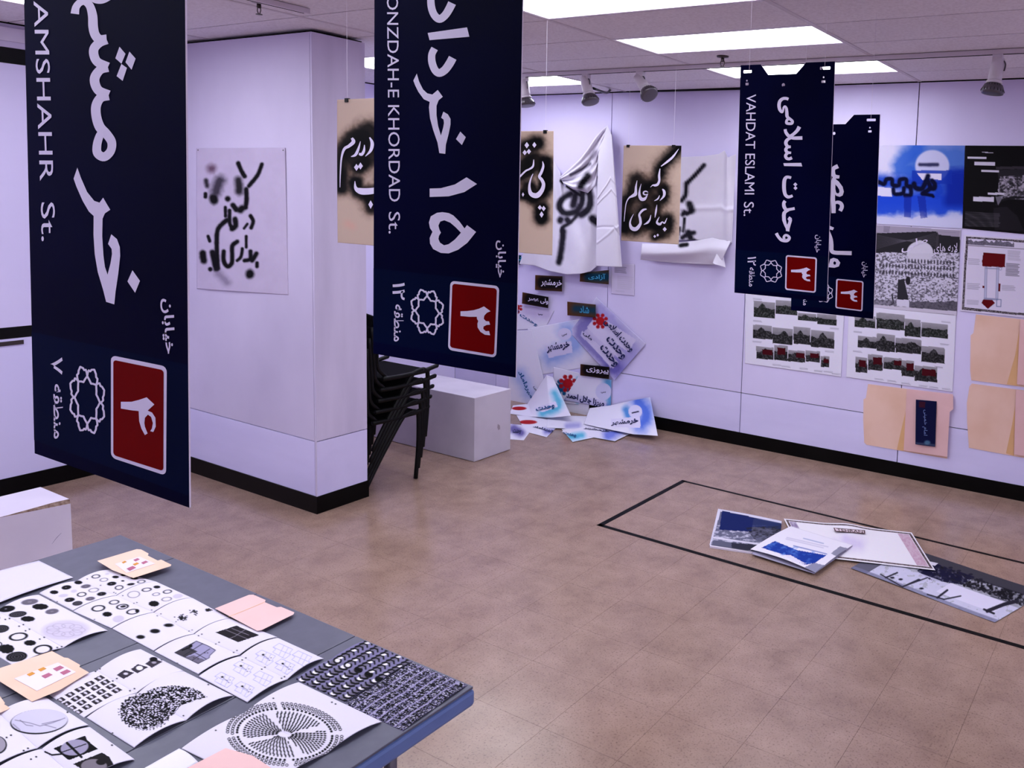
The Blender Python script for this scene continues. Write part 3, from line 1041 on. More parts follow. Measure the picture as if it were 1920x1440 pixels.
# ================================================================== SPRAYED STENCIL SHEETS HANGING ON THREADS
def hang(name, x0, x1, y, z0, z1, paint, label, clips, letters, zz):
    t = thing(name, label, 'stencil', ((x0 + x1) / 2, y, z0), 'sprayed stencil sheets')
    pl = Plane('y', y, (0, -1, 0))
    c3 = [(x0, y, z1), (x1, y, z1), (x1, y, z0), (x0, y, z0)]
    sheet('paper', None, pl, paint, base=m_tan, c3=c3, res=1.4, parent=t, lift=0, bump=lambda U, V: .004 * np.sin(3 * U + 2 * V), thick=.001)
    decal('cut_letters', pl, [(('s', Z(*zz, l)) if l[0] != 'd' else ('p', Z(*zz, diamond(*l[1:])))) for l in letters], m_letter, .006, t)
    for cx_ in clips:
        MB().box(cx_ - .01, cx_ + .01, y - .006, y + .006, z1 - .012, z1 + .004).build('binder_clip', m_black, t)
        MB().tube([(cx_, y, z1), (cx_, y, ZC)], .0005, 5).build('hanging_thread', m_thread, t)


zs3 = (6.857, 1160, 260)


def paint_s3(k):
    k.z(*zs3)
    k.mix(.35 * (k.V ** 2) * fbm(k.x / 200, k.y / 200, 5), (222, 196, 170))
    for pts, wd, sf in (([(800, 90), (690, 210), (560, 350), (520, 470), (470, 590)], 60, 110), ([(235, 540), (190, 700), (100, 850), (70, 1090)], 90, 110), ([(290, 600), (310, 760), (370, 700)], 90, 90),
                        ([(560, 660), (560, 760), (470, 790)], 90, 90), ([(490, 860), (470, 1010)], 60, 70), ([(350, 920), (280, 1000), (270, 1110), (180, 1150), (160, 1030)], 90, 110),
                        ([(410, 1000), (340, 1090)], 60, 80), ([(500, 1040), (560, 1080), (620, 1050), (600, 1170)], 90, 90), ([(470, 1250), (540, 1220)], 60, 70), ([(80, 1000), (70, 1150)], 70, 90), ([(430, 590), (330, 640)], 50, 90), ([(380, 1080), (500, 1120)], 90, 90)):
        k.spray(pts, wd * 1.1, (96, 74, 62), soft=sf * 1.9, a=.55)
        k.spray(pts, wd * 1.15, (5, 5, 7), soft=sf)


hang('stencil_sheet', -3.07, -2.645, 4.2, 1.57, 2.165, paint_s3, 'tan stencil sheet sprayed black with four words, right of the hanging three', (-3.035, -2.70), [
    [(772, 130, 4), (700, 230, 26), (620, 300, 26), (545, 355, 10)], [(532, 385, 8), (520, 470, 28), (522, 540, 28), (500, 588, 32), (465, 600, 30), (438, 598, 14), (408, 625, 4)],
    [(237, 538, 4), (222, 620, 24), (220, 680, 34), (212, 715, 46), (175, 738, 34), (130, 765, 16), (97, 830, 12), (82, 930, 10), (70, 1065, 7)],
    [(290, 580, 4), (270, 660, 20), (268, 730, 34), (292, 776, 44), (332, 775, 38), (362, 738, 14), (372, 710, 10)], [(378, 690, 8), (350, 676, 16), (322, 686, 18), (322, 712, 18), (350, 722, 14), (378, 708, 8)],
    [(562, 648, 14), (585, 680, 34), (582, 735, 30), (530, 797, 6)], [(526, 728, 6), (505, 772, 18), (458, 800, 5)], [(492, 850, 4), (480, 930, 24), (466, 1015, 6)],
    [(358, 905, 16), (310, 920, 28), (266, 975, 26), (276, 1030, 32), (278, 1095, 34), (225, 1160, 50), (168, 1150, 46), (146, 1090, 24), (160, 1030, 14), (192, 968, 5)],
    [(415, 980, 6), (400, 1040, 20), (370, 1080, 26), (322, 1105, 5)], [(522, 1005, 6), (492, 1075, 26), (530, 1100, 32), (560, 1070, 14), (590, 1085, 18), (622, 1020, 6)],
    ('d', 592, 1165, 26, 30), ('d', 464, 1256, 18, 20), ('d', 502, 1240, 16, 20)], zs3)

zs1 = (4.8, 620, 180)


def paint_s1(k):
    k.z(*zs1)
    for pts, wd, sf in (([(340, 330), (370, 520)], 110, 80), ([(190, 380), (110, 520), (95, 820)], 70, 60), ([(270, 380), (230, 540), (180, 480)], 130, 70), ([(250, 640), (300, 600)], 80, 60), ([(225, 780), (280, 870), (520, 860)], 70, 60), ([(370, 1000)], 60, 60), ([(330, 900), (370, 960)], 60, 60), ([(700, 500), (560, 800)], 140, 120)):
        k.spray(pts, wd * 1.1, (96, 74, 62), soft=sf * 1.9, a=.55)
        k.spray(pts, wd * 1.15, (5, 5, 7), soft=sf)
    k.spray([(150, 1150), (190, 1170)], 20, (214, 160, 146), soft=60, a=.5)


hang('stencil_sheet', -3.13, -2.705, 2.26, 1.606, 2.205, paint_s1, 'tan stencil sheet sprayed black, left of the hanging three, before the column', (-3.065, -2.76), [
    [(190, 378, 20), (205, 412, 34), (165, 450, 28), (122, 478, 24), (97, 560, 16), (87, 700, 11), (84, 822, 5)], [(304, 440, 6), (300, 490, 22), (280, 525, 26), (255, 520, 20)], [(268, 408, 4), (248, 480, 22), (222, 530, 24), (183, 546, 5)],
    [(350, 372, 10), (374, 425, 30), (360, 490, 26), (312, 543, 5)], ('d', 232, 642, 22, 32), ('d', 268, 630, 22, 32), [(218, 766, 4), (226, 830, 30), (270, 856, 56), (340, 858, 58), (430, 846, 52), (520, 835, 50)], ('d', 360, 977, 21, 38)], zs1)

zs2 = (4.364, 960, 220)


def paint_s2(k):
    k.z(*zs2)
    for pts, wd, sf in (([(200, 215), (110, 255)], 70, 60), ([(180, 370), (60, 450)], 110, 60), ([(270, 370), (275, 560), (200, 650), (140, 580)], 70, 55), ([(240, 745), (242, 820)], 70, 45), ([(85, 630), (180, 660)], 50, 45), ([(-60, 300), (-120, 600)], 120, 80)):
        k.spray(pts, wd * 1.1, (96, 74, 62), soft=sf * 1.9, a=.55)
        k.spray(pts, wd * 1.15, (5, 5, 7), soft=sf)


hang('stencil_sheet', -3.09, -2.667, 3.08, 1.548, 2.149, paint_s2, 'tan stencil sheet sprayed black with two Persian words, middle one of the hanging three', (-2.718, -3.03), [
    [(250, 360, 5), (256, 400, 18), (240, 450, 22), (224, 485, 22), (244, 512, 26), (258, 550, 28), (243, 600, 34), (203, 640, 42), (155, 625, 34), (142, 570, 20), (152, 510, 12), (172, 462, 5)], [(178, 345, 5), (172, 400, 16), (140, 425, 14), (110, 440, 14), (60, 490, 14)],
    ('d', 183, 226, 17, 24), ('d', 121, 228, 19, 26), ('d', 104, 288, 18, 22), ('d', 138, 280, 18, 22), ('d', 228, 738, 17, 20), ('d', 259, 746, 17, 22), ('d', 242, 795, 17, 26), ('d', 90, 632, 10, 18)], zs2)


# ================================================================== SHEETS AND CLOTHS ON THE WALLS
def one(name, label, cat, quad, plane, paint=None, group=None, **kw):
    o = sheet(name, quad, plane, paint, **kw)
    return tag(o, label, cat, group)


zp = (4.965, 360, 270)


def paint_wing(k):
    k.z(*zp)
    k.mix(.35 * fbm(k.x / 120, k.y / 120, 9), (176, 160, 190))
    k.spray([(180, 230)], 30, (70, 40, 60), 60, .7)
    k.spray([(260, 340), (220, 440)], 40, (20, 16, 26), 70, .75)
    k.spray([(130, 340), (140, 390)], 14, soft=30, a=.8)
    k.spray([(430, 340), (440, 440)], 30, soft=50, a=.85)
    for pts, wd in (([(430, 180), (460, 250), (490, 300)], 30), ([(650, 190), (610, 290), (530, 390)], 28), ([(505, 420), (508, 520), (500, 590)], 32), ([(380, 570), (410, 610)], 34), ([(465, 600), (450, 615)], 46),
                    ([(310, 590), (312, 670)], 22), ([(350, 620), (352, 740), (380, 785)], 26), ([(400, 700), (405, 760), (375, 790)], 36), ([(325, 710), (270, 755), (235, 820), (230, 960), (240, 1160)], 32), ([(545, 670), (570, 720), (550, 780)], 26), ([(515, 745), (485, 785)], 18),
                    ([(505, 860), (505, 960)], 20), ([(420, 910), (375, 950), (375, 1040), (370, 1110), (330, 1140), (295, 1090), (295, 1000)], 30), ([(468, 975), (455, 1050), (420, 1085)], 22), ([(545, 1000), (540, 1070), (490, 1085)], 28), ([(600, 1020), (560, 1085)], 30),
                    ([(605, 1110), (605, 1140)], 26), ([(540, 1205), (538, 1215)], 56), ([(100, 1020), (110, 1085)], 46), ([(190, 1010), (210, 1100), (225, 1160)], 40), ([(170, 1165)], 30), ([(200, 505), (205, 525)], 56), ([(125, 465), (125, 490)], 26), ([(332, 510)], 38), ([(150, 860), (165, 905)], 22)):
        k.spray(pts, wd * .85, soft=wd * .6, seed=11)
    k.spray([(240, 1200), (330, 1290)], 20, (80, 70, 96), 60, .4)


t = thing('sprayed_sheet', 'thin white sheet with blurred black sprayed words, pinned to the white column', 'sheet', PAR((455, 553)))
sheet('paper', [(370, 278), (536, 277), (541, 553), (371, 541)], PAR, paint_wing, base=(208, 196, 224), lift=.006, bump=lambda U, V: .004 * np.sin(5 * U) * V, res=1.3, parent=t, thick=.0025)
for p in ((372, 281.5), (531.5, 281.8)):
    c = PAR(p, .004)
    MB().lathe([(.004, 0), (.004, .003), (.002, .004)], c, (0, -1, 0), 8).build('pin', m_brass, t)

zc = (4.364, 960, 220)
CLOTH = (226, 220, 236)


def paint_d1(k):
    k.z(*zc)
    for pts, wd in (([(480, 625), (410, 670), (388, 730), (430, 785), (520, 770), (570, 700), (575, 620)], 34), ([(650, 480), (600, 540), (560, 570)], 50), ([(610, 560), (640, 650), (630, 740), (570, 795)], 40), ([(395, 845), (400, 835)], 34), ([(450, 835), (455, 845)], 34),
                    ([(540, 790), (480, 860), (410, 905), (415, 960)], 20), ([(420, 930), (405, 1080), (385, 1185)], 34), ([(660, 830), (700, 860)], 44), ([(520, 640), (500, 720)], 40), ([(400, 520), (500, 600), (560, 640)], 16)):
        k.spray(pts, wd * .8, (14, 12, 20), soft=wd * .8, seed=5)
    k.mix(.22 * fbm(k.x / 90, k.y / 140, 2), (150, 140, 170))


t = thing('draped_cloth', 'crumpled white cloth with black sprayed loops, hooked to a peak on the far wall', 'cloth', WALL((1110, 500)))
sheet('cloth_body', None, WALL, paint_d1, base=CLOTH, parent=t, top=Z(*zc, [(250, 700), (335, 350), (392, 445), (420, 490), (560, 560), (640, 500), (705, 480)]), bottom=Z(*zc, [(60, 1200), (180, 1213), (300, 1258), (450, 1287), (560, 1280), (640, 1262), (700, 1215)]),
      bump=lambda U, V: .02 + .05 * V + .022 * np.sin(9 * U + 2.5 * V) * (.4 + V) + .016 * np.sin(23 * U - 9 * V) * (1 - V), res=1.6)
sheet('cloth_peak', None, WALL, lambda k: k.z(*zc).spray([(640, 380), (560, 430), (480, 470)], 8, (40, 34, 52), 16, .8).spray([(690, 290), (660, 330)], 12, (90, 80, 100), 40, .6).spray([(620, 480), (560, 560)], 30, (14, 12, 20), 30), base=CLOTH, parent=t,
      top=Z(*zc, [(390, 490), (480, 410), (560, 335), (630, 240), (690, 150), (740, 100), (782, 64)]), bottom=Z(*zc, [(420, 540), (500, 590), (560, 600), (620, 620), (680, 560), (705, 420), (790, 200)]),
      bump=lambda U, V: .03 + .04 * U * (1 - U) + .035 * np.abs(np.sin(5 * V + 3 * U)) + .01 * np.sin(30 * V), res=1.6)
sheet('cloth_flap', None, WALL, None, base=CLOTH, parent=t, top=Z(*zc, [(705, 300), (735, 210), (760, 140), (782, 64), (818, 150), (820, 170)]), bottom=Z(*zc, [(685, 1215), (740, 1219), (800, 1222), (850, 1224), (880, 1224), (900, 1224)]),
      bump=lambda U, V: .09 + .02 * np.sin(math.pi * U) * (.3 + V) + .005 * np.sin(9 * V + 2 * U) + .007 * np.exp(-((V + .05 * U - .40) / .008) ** 2) - .007 * np.exp(-((V - .1 * U - .66) / .008) ** 2) + .007 * np.exp(-((V + .12 * U - .80) / .01) ** 2) + .006 * np.exp(-((V - .45) / .008) ** 2), res=1.4)


def paint_d2(k):
    k.z(*zc)
    for pts, wd in (([(1570, 392), (1500, 470), (1435, 535)], 26), ([(1425, 545), (1420, 630), (1390, 680)], 26), ([(1450, 710), (1470, 760)], 40), ([(1395, 795), (1410, 775)], 24), ([(1430, 790), (1465, 770)], 24), ([(1412, 830), (1400, 930)], 18), ([(1370, 900), (1362, 960)], 14), ([(1395, 985), (1440, 955), (1490, 945)], 26), ([(1440, 940), (1460, 985)], 34), ([(1490, 1010)], 26)):
        k.spray(pts, wd * .8, (14, 12, 20), soft=wd * .7, seed=5)
    k.mix(.18 * fbm(k.x / 150, k.y / 110, 4), (170, 160, 190))


t = thing('draped_cloth', 'white cloth pinned flat behind the third stencil sheet with its lower edge rolled up', 'cloth', WALL((1320, 500)))
sheet('cloth_body', None, WALL, paint_d2, base=CLOTH, parent=t, top=Z(*zc, [(1300, 330), (1385, 325), (1560, 318), (1690, 300), (1740, 270), (1765, 328), (1832, 302)]), bottom=Z(*zc, [(1280, 1020), (1360, 1005), (1500, 1003), (1620, 1010), (1690, 1020), (1740, 1030), (1800, 1030)]),
      bump=lambda U, V: .012 + .012 * np.sin(7 * V + 3 * U) + .02 * np.exp(-((U - .8 - .1 * V) / .07) ** 2) + .01 * np.exp(-((V - .62) / .03) ** 2), res=1.8)
sheet('rolled_edge', None, WALL, lambda k: k.z(*zc).spray([(1380, 1048), (1430, 1040)], 18, (14, 12, 20), 18), base=CLOTH, parent=t, top=Z(*zc, [(1062, 1032), (1200, 1035), (1350, 1025), (1500, 1010), (1640, 985), (1700, 1000), (1790, 1012)]), bottom=Z(*zc, [(1050, 1165), (1180, 1178), (1320, 1190), (1450, 1197), (1560, 1203), (1650, 1205), (1700, 1210)]),
      bump=lambda U, V: .03 + .07 * np.sin(math.pi * np.clip(V * 1.05, 0, 1)) * (.8 + .2 * np.sin(7 * U)) + .004 * np.sin(11 * V + 5 * U), res=1.8)
sheet('cloth_corner', None, WALL, None, base=CLOTH, parent=t, top=Z(*zc, [(1640, 1195), (1680, 1100), (1720, 1060)]), bottom=Z(*zc, [(1655, 1200), (1700, 1215), (1748, 1232)]), bump=lambda U, V: .10 - .06 * U + .02 * V, res=2)

# note below the drape
zq = (3.892, 940, 480)
one('info_sheet', 'small white printed sheet under the draped cloth, with a few faint lines', 'paper', Z(*zq, [(806, 60), (975, 60), (972, 292), (804, 275)]), WALL,
    lambda k: k.z(*zq).lines([(830, 75), (915, 78), (912, 130), (828, 122)], 4, (90, 84, 104)).lines([(850, 140), (960, 150), (958, 250), (848, 240)], 7, (190, 182, 200), .5).lines([(835, 250), (910, 256), (910, 262), (835, 256)], 1, (150, 142, 164)), base=(214, 204, 232), lift=.004)

# stencil cards with cut words
def stencil(quad, words, label, col=(40, 120, 160), face=(12, 9, 14), edge=(84, 50, 30), blotch=.97, spread_=16, ww=(.12, .9)):
    c = np.mean(np.array(quad), 0)

    def pt(k):
        k.mix(np.ones(len(k.X)) * .9, edge)
        q = quad
        k.spray([((q[0][0] + q[3][0]) / 2 * .6 + c[0] * .4, (q[0][1] + q[3][1]) / 2 * .6 + c[1] * .4), ((q[1][0] + q[2][0]) / 2 * .7 + c[0] * .3, (q[1][1] + q[2][1]) / 2 * .7 + c[1] * .3)], spread_, face, 12, blotch)
    t = thing('stencil_card', label, 'stencil', WALL(c), 'stencil cards on the far wall')
    sheet('card', quad, WALL, pt, base=edge, lift=.034, res=1.5, parent=t, thick=.002)
    q = [np.array(p, float) for p in quad]

    def B(a, b):
        return (1 - b) * ((1 - a) * q[0] + a * q[1]) + b * ((1 - a) * q[3] + a * q[2])
    m = m_letter if col is None else mat('cut_word_blue', (60, 150, 190), .6)
    text('cut_word', words, [B(ww[0], .25), B(ww[1], .25), B(ww[1], .78), B(ww[0], .78)], WALL, m, lift=.036, parent=t, bold=.02)


stencil(Z(*zq, [(267, 137), (463, 147), (461, 257), (265, 245)]), fa('خرمشهر'), 'black stencil card with a pale cut word, topmost of those under the drape', None)
stencil(Z(*zq, [(174, 262), (363, 297), (360, 378), (170, 345)]), fa('ولی عصر'), 'black tilted stencil card with pale cut word, at the second board edge', None)
stencil(Z(*zq, [(594, 122), (803, 100), (801, 205), (591, 184)]), fa('آزادی'), 'brown stencil card with blue overspray, tucked under the hem of the draped cloth', 1, (10, 50, 74), spread_=9, ww=(.2, .8))
stencil(Z(*zq, [(500, 330), (707, 352), (705, 445), (501, 430)]), fa('شاد'), 'brown stencil card with a small blue word, upper left of the tilted purple sheet', 1, (14, 54, 80), blotch=.9, spread_=6, ww=(.34, .68))
stencil(Z(*zq, [(596, 784), (805, 806), (803, 892), (594, 866)]), fa('پیروزی'), 'dark brown stencil card just above the sheet with the red rosette', None)
stencil(Z(*zq, [(60, -20), (165, -6), (160, 62), (60, 50)]), fa('ب'), 'teal stencil card cut by the right edge of the second banner', 1, (10, 50, 74))

# ---- sheets of sprayed names, wall and floor
NAVY = (20, 30, 90)
BLUE = (20, 90, 160)
RED = (170, 24, 34)
PAPER = (230, 226, 245)
m_inkn = mat('ink_navy', (22, 30, 84), .7)
m_inkb = mat('ink_blue', (16, 84, 140), .7)
m_inkr = mat('ink_red', (168, 22, 30), .7)


def rosette(k, x, y, r, col=RED, sq=1.0):
    k.ell(x, y, r * .55, r * .55 * sq, col)
    for i in range(8):
        a = math.radians(22.5 + 45 * i)
        k.ell(x + r * .78 * math.cos(a), y + r * .78 * sq * math.sin(a), r * .24, r * .24 * sq, col)


GRP = 'sprayed name sheets in the far corner'


def p_w1(k):
    k.z(*zq)
    k.spray([(720, 420), (940, 700), (830, 800)], 90, (130, 120, 200), 130, .6)
    k.spray([(640, 480), (590, 570), (830, 820)], 60, (70, 60, 150), 80, .6)
    k.poly([(680, 470), (735, 505), (850, 690), (820, 735), (800, 820), (590, 570)], (206, 196, 230), .8)
    k.poly([(700, 430), (985, 610), (925, 700), (640, 500)], (214, 206, 236), .9)
    k.poly([(655, 480), (905, 720), (870, 765), (625, 520)], (214, 206, 236), .8)
    k.poly([(590, 545), (855, 775), (815, 822), (578, 578)], (214, 206, 236), .8)
    rosette(k, 722, 475, 58)


o = one('name_sheet', 'large tilted wall sheet with purple overspray, red rosette and three lines of words', 'sheet', Z(*zq, [(700, 300), (1062, 640), (835, 905), (503, 555)]), WALL, p_w1, GRP, base=PAPER, lift=.010, bump=lambda U, V: .006 * np.sin(3 * U) + .008 * V * U)
for a, b in (((760, 470), (955, 690)), ((770, 600), (895, 745)), ((725, 660), (840, 800))):
    d = np.array([b[0] - a[0], b[1] - a[1]], float)
    nn = np.array([d[1], -d[0]]) / np.linalg.norm(d) * 32
    w_ = fa('وحدت اسلامی') if a[0] == 760 else fa('وحدت')
    text('sprayed_word', w_, Z(*zq, [np.array(a) + nn, np.array(b) + nn, np.array(b) - nn, np.array(a) - nn]), WALL, m_inkn, lift=.0255, parent=o, bold=.04)
text('sprayed_word', fa('ملی'), Z(*zq, [(612, 545), (672, 600), (650, 625), (590, 570)]), WALL, m_inkn, lift=.0255, parent=o, bold=.035)


def p_w2(k):
    k.z(*zq)
    k.spray([(480, 540), (540, 650), (360, 740)], 40, (90, 130, 215), 100, .55)
    k.poly([(320, 660), (510, 620), (520, 705), (345, 745)], (214, 208, 240))
    k.ell(462, 570, 50, 44, (212, 206, 238))


o = one('name_sheet', 'white wall sheet with one dark blue word, left of the purple sheet', 'sheet', Z(*zq, [(195, 530), (600, 455), (725, 795), (270, 870)]), WALL, p_w2, GRP, base=PAPER, lift=.006, bump=lambda U, V: .006 * np.sin(4 * V))
text('sprayed_word', fa('خرمشهر'), Z(*zq, [(328, 640), (495, 615), (500, 680), (333, 712)]), WALL, m_inkn, lift=.014, parent=o, bold=.04)
text('sprayed_word', fa('سی'), Z(*zq, [(440, 568), (478, 562), (480, 582), (442, 588)]), WALL, m_inkn, lift=.014, parent=o, bold=.02)


def p_w3(k):
    k.z(*zq)
    k.spray([(200, 400), (330, 420)], 50, (190, 170, 220), 80, .5)
    rosette(k, 110, 375, 45)


o = one('name_sheet', 'white sheet with a slanting blue word, at the edge of the second banner', 'sheet', Z(*zq, [(60, 345), (390, 398), (325, 522), (60, 545)]), WALL, p_w3, GRP, base=PAPER, lift=.004)
text('sprayed_word', fa('وحدت ا'), Z(*zq, [(120, 395), (270, 490), (255, 520), (105, 430)]), WALL, m_inkb, lift=.008, parent=o, bold=.035)
text('sprayed_word', fa('سی'), Z(*zq, [(270, 412), (302, 424), (298, 440), (266, 428)]), WALL, m_inkn, lift=.008, parent=o, bold=.02)

o = one('name_sheet', 'white wall sheet with a blue word running steeply down, by the second board', 'sheet', Z(*zq, [(60, 545), (230, 540), (345, 1010), (60, 1130)]), WALL, lambda k: k.z(*zq).spray([(130, 870), (200, 1000)], 40, (120, 150, 220), 80, .5), GRP, base=PAPER, lift=.014)
text('sprayed_word', fa('میرداماد'), Z(*zq, [(150, 835), (238, 1030), (205, 1045), (112, 850)]), WALL, m_inkb, lift=.016, parent=o, bold=.04)
text('sprayed_word', fa('سی'), Z(*zq, [(245, 948), (268, 990), (255, 1000), (230, 955)]), WALL, m_inkn, lift=.016, parent=o, bold=.02)


def p_w5(k):
    k.z(*zq)
    rosette(k, 440, 960, 60, (24, 90, 140))
    rosette(k, 485, 930, 66)
    k.spray([(560, 900), (560, 1060)], 6, (60, 150, 200), 30, .8)


o = one('name_sheet', 'white sheet with a red rosette over blue dots, low on the far wall', 'sheet', Z(*zq, [(388, 808), (575, 852), (572, 1085), (383, 1062)]), WALL, p_w5, GRP, base=PAPER, lift=.012)


def p_w6(k):
    k.z(*zq)
    k.spray([(780, 920), (800, 1090)], 20, (40, 130, 190), 60, .7)
    k.spray([(480, 1060), (760, 1110)], 10, (60, 60, 160), 60, .6)
    k.ell(745, 990, 58, 62, (208, 206, 238))
    k.poly([(480, 1000), (770, 1060), (760, 1110), (470, 1060)], (214, 208, 240), .8)


o = one('name_sheet', 'white sheet with a crowded dark blue word and pale disc, below the brown card', 'sheet', Z(*zq, [(580, 862), (812, 902), (806, 1110), (462, 1050)]), WALL, p_w6, GRP, base=PAPER, lift=.016)
text('sprayed_word', fa('میرزا جلال احمد'), Z(*zq, [(478, 990), (755, 1055), (748, 1110), (472, 1045)]), WALL, m_inkn, lift=.018, parent=o, bold=.05)
text('sprayed_word', fa('سی'), Z(*zq, [(727, 985), (762, 988), (762, 1004), (727, 1001)]), WALL, m_inkn, lift=.018, parent=o, bold=.02)
one('name_sheet', 'plain white sheet low on the wall behind the sheet with the red rosette', 'sheet', Z(*zq, [(60, 880), (385, 862), (645, 1100), (640, 1200), (60, 1160)]), WALL, None, GRP, base=PAPER, lift=.003) if False else \
    one('name_sheet', 'plain white sheet low on the wall under the red rosette sheet', 'sheet', Z(*zq, [(300, 900), (645, 1040), (643, 1225), (60, 1195)]), WALL, None, GRP, base=PAPER, lift=.0085)


def curl_floor(h, uv=lambda U, V: V):
    return None


def leaner(label, pts_top, pts_bot, d_top, d_bot, paint, sag=.03, **kw):
    """a sheet leaning from the wall out onto the floor: photo outline, each row at its own distance from the wall"""
    def along(pl, u):
        p = np.array(pl, float)
        s_ = np.linspace(0, 1, len(p))
        return np.stack([np.interp(u, s_, p[:, 0]), np.interp(u, s_, p[:, 1])], 1)
    nx, ny = 90, 70
    U, V = np.meshgrid(np.linspace(0, 1, nx + 1), np.linspace(0, 1, ny + 1))
    U, V = U.ravel(), V.ravel()
    Tt, Bb = along(pts_top, U), along(pts_bot, U)
    pxy = Tt * (1 - V[:, None]) + Bb * V[:, None]
    P = []
    for (a, b), v, u in zip(pxy, V, U):
        d = d_top + (d_bot - d_top) * v ** 1.4 + sag * math.sin(math.pi * u) * v
        q = ony((a, b), YW - d)
        if q[2] < .004:
            q = onz((a, b), .004 + .0)
        P.append(q)
    ink = Ink(pxy[:, 0], pxy[:, 1], U, V, kw.get('base', PAPER))
    if paint:
        paint(ink)
    W = nx + 1
    f = [(j * W + i, (j + 1) * W + i, (j + 1) * W + i + 1, j * W + i + 1) for j in range(ny) for i in range(nx)]
    me = bpy.data.meshes.new('name_sheet')
    me.from_pydata([tuple(p) for p in P], [], f)
    me.materials.append(PRINT)
    at = me.attributes.new('print', 'FLOAT_COLOR', 'POINT')
    at.data.foreach_set('color', np.concatenate([lin(np.clip(ink.C, 0, 255)), np.ones((len(P), 1))], 1).ravel())
    me.polygons.foreach_set('use_smooth', [True] * len(me.polygons))
    me.update()
    o = link('name_sheet', me)
    so = o.modifiers.new('thickness', 'SOLIDIFY')
    so.thickness = .001
    return tag(o, label, 'sheet', GRP)


def p_l1(k):
    k.z(*zq)
    k.spray([(1000, 1060), (1060, 1150), (1020, 1230)], 30, (50, 90, 210), 90, .8)
    k.spray([(910, 1120), (930, 1190)], 16, (50, 120, 200), 40, .8)
    k.ell(978, 1135, 50, 48, (216, 212, 242))
    k.poly([(800, 1190), (1012, 1170), (1015, 1255), (805, 1245)], (220, 214, 242))
    k.stroke([(955, 1145), (978, 1140), (1000, 1135)], 9, (16, 16, 50))


l1 = leaner('large white sheet with pale disc, curling onto the floor, rightmost of the pile', Z(*zq, [(645, 1110), (800, 1090), (950, 1055), (1085, 1030)]), Z(*zq, [(600, 1225), (760, 1260), (960, 1300), (1142, 1312)]), .02, .28, p_l1, .04)


class Lean(Plane):
    pass


def on_lean(obj_, quad, words, m, bold=.04, off=.006):
    """lettering laid on a curled sheet by dropping each point along the view axis of the survey onto the nearest grid point"""
    V = np.array([v.co[:] for v in obj_.data.vertices])
    X, Y = proj(V)
    v, f = glyphs(words, bold)
    q = [np.array(p, float) for p in quad]
    P = []
    for (a, b) in v:
        t_ = 1 - b
        p = (1 - t_) * ((1 - a) * q[0] + a * q[1]) + t_ * ((1 - a) * q[3] + a * q[2])
        i = np.argsort((X - p[0]) ** 2 + (Y - p[1]) ** 2)[:3]
        y_ = V[i, 1].mean() - off
        P.append(ony(p, y_))
    return obj('sprayed_word', P, f, m, obj_)


on_lean(l1, Z(*zq, [(800, 1205), (998, 1178), (1000, 1225), (800, 1240)]), fa('خرمشهر'), m_inkn)


def p_l2(k):
    k.z(*zq)
    k.spray([(390, 1000), (420, 1100), (300, 1150)], 14, (60, 170, 210), 50, .75)
    k.poly([(240, 1110), (395, 1060), (412, 1100), (300, 1140)], (222, 216, 244))
    k.ell(130, 1112, 52, 13, RED)


l2 = leaner('white sheet with light blue word, curling out over the left of the pile', Z(*zq, [(85, 1090), (190, 1080), (330, 870), (375, 885)]), Z(*zq, [(60, 1150), (200, 1170), (360, 1180), (508, 1165)]), .05, .30, p_l2, .03)
on_lean(l2, Z(*zq, [(250, 1110), (385, 1075), (392, 1112), (252, 1140)]), fa('وحدت'), m_inkb, off=.01)


def floor_sheet(label, pts, paint, lift, words=None, wq=None, m=None, **kw):
    o = one('name_sheet', label, 'sheet', Z(*zq, pts), FLR, paint, GRP, base=PAPER, lift=lift, thick=.001, bump=lambda U, V: .006 * np.sin(3.1 * U) * np.sin(3.1 * V), **kw)
    if words:
        text('sprayed_word', words, Z(*zq, wq), FLR, m, lift=lift + .009, parent=o, bold=.05)
    return o


floor_sheet('white floor sheet with dark blue loops at the corner of the long white box', [(50, 1225), (240, 1243), (163, 1346), (40, 1338)], lambda k: k.z(*zq).spray([(90, 1260), (140, 1290)], 30, (60, 50, 130), 40, .7), .002, fa('وحدت'), [(85, 1262), (150, 1262), (140, 1300), (80, 1300)], m_inkn)
floor_sheet('white floor sheet with a slanting dark word and flat red mark, front left', [(110, 1165), (470, 1190), (330, 1326), (175, 1285)], lambda k: (k.z(*zq).ell(195, 1212, 64, 15, RED), k.spray([(330, 1280), (430, 1290)], 8, (60, 60, 170), 40, .6)), .004, fa('میرداماد'), [(240, 1238), (385, 1262), (375, 1290), (225, 1250)], m_inkn)
floor_sheet('white floor sheet with a light blue word, frontmost of the pile', [(440, 1270), (700, 1225), (720, 1320), (520, 1362), (330, 1326)][:4], lambda k: k.z(*zq).spray([(500, 1320), (590, 1310)], 14, (60, 170, 210), 40, .8), .006, fa('وحدت'), [(455, 1282), (550, 1300), (545, 1325), (450, 1300)], m_inkb)
floor_sheet('white floor sheet with a low dark word, before the large curling sheet', [(560, 1215), (1000, 1275), (828, 1358), (440, 1290)], lambda k: (k.z(*zq).spray([(850, 1270), (780, 1310)], 30, (70, 90, 210), 60, .7), k.ell(800, 1268, 40, 12, (222, 216, 244))), .008, fa('خرمشهر'), [(600, 1245), (790, 1270), (790, 1290), (600, 1262)], m_inkn)
floor_sheet('plain white sheet under the middle of the floor pile', [(340, 1165), (665, 1180), (650, 1275), (330, 1262)], lambda k: k.z(*zq).spray([(480, 1240), (560, 1235)], 6, (110, 110, 200), 40, .5), .010)

# ================================================================== POSTERS ON THE FAR WALL
z5 = (4.0, 1600, 240)
z6 = (3.5556, 1380, 540)


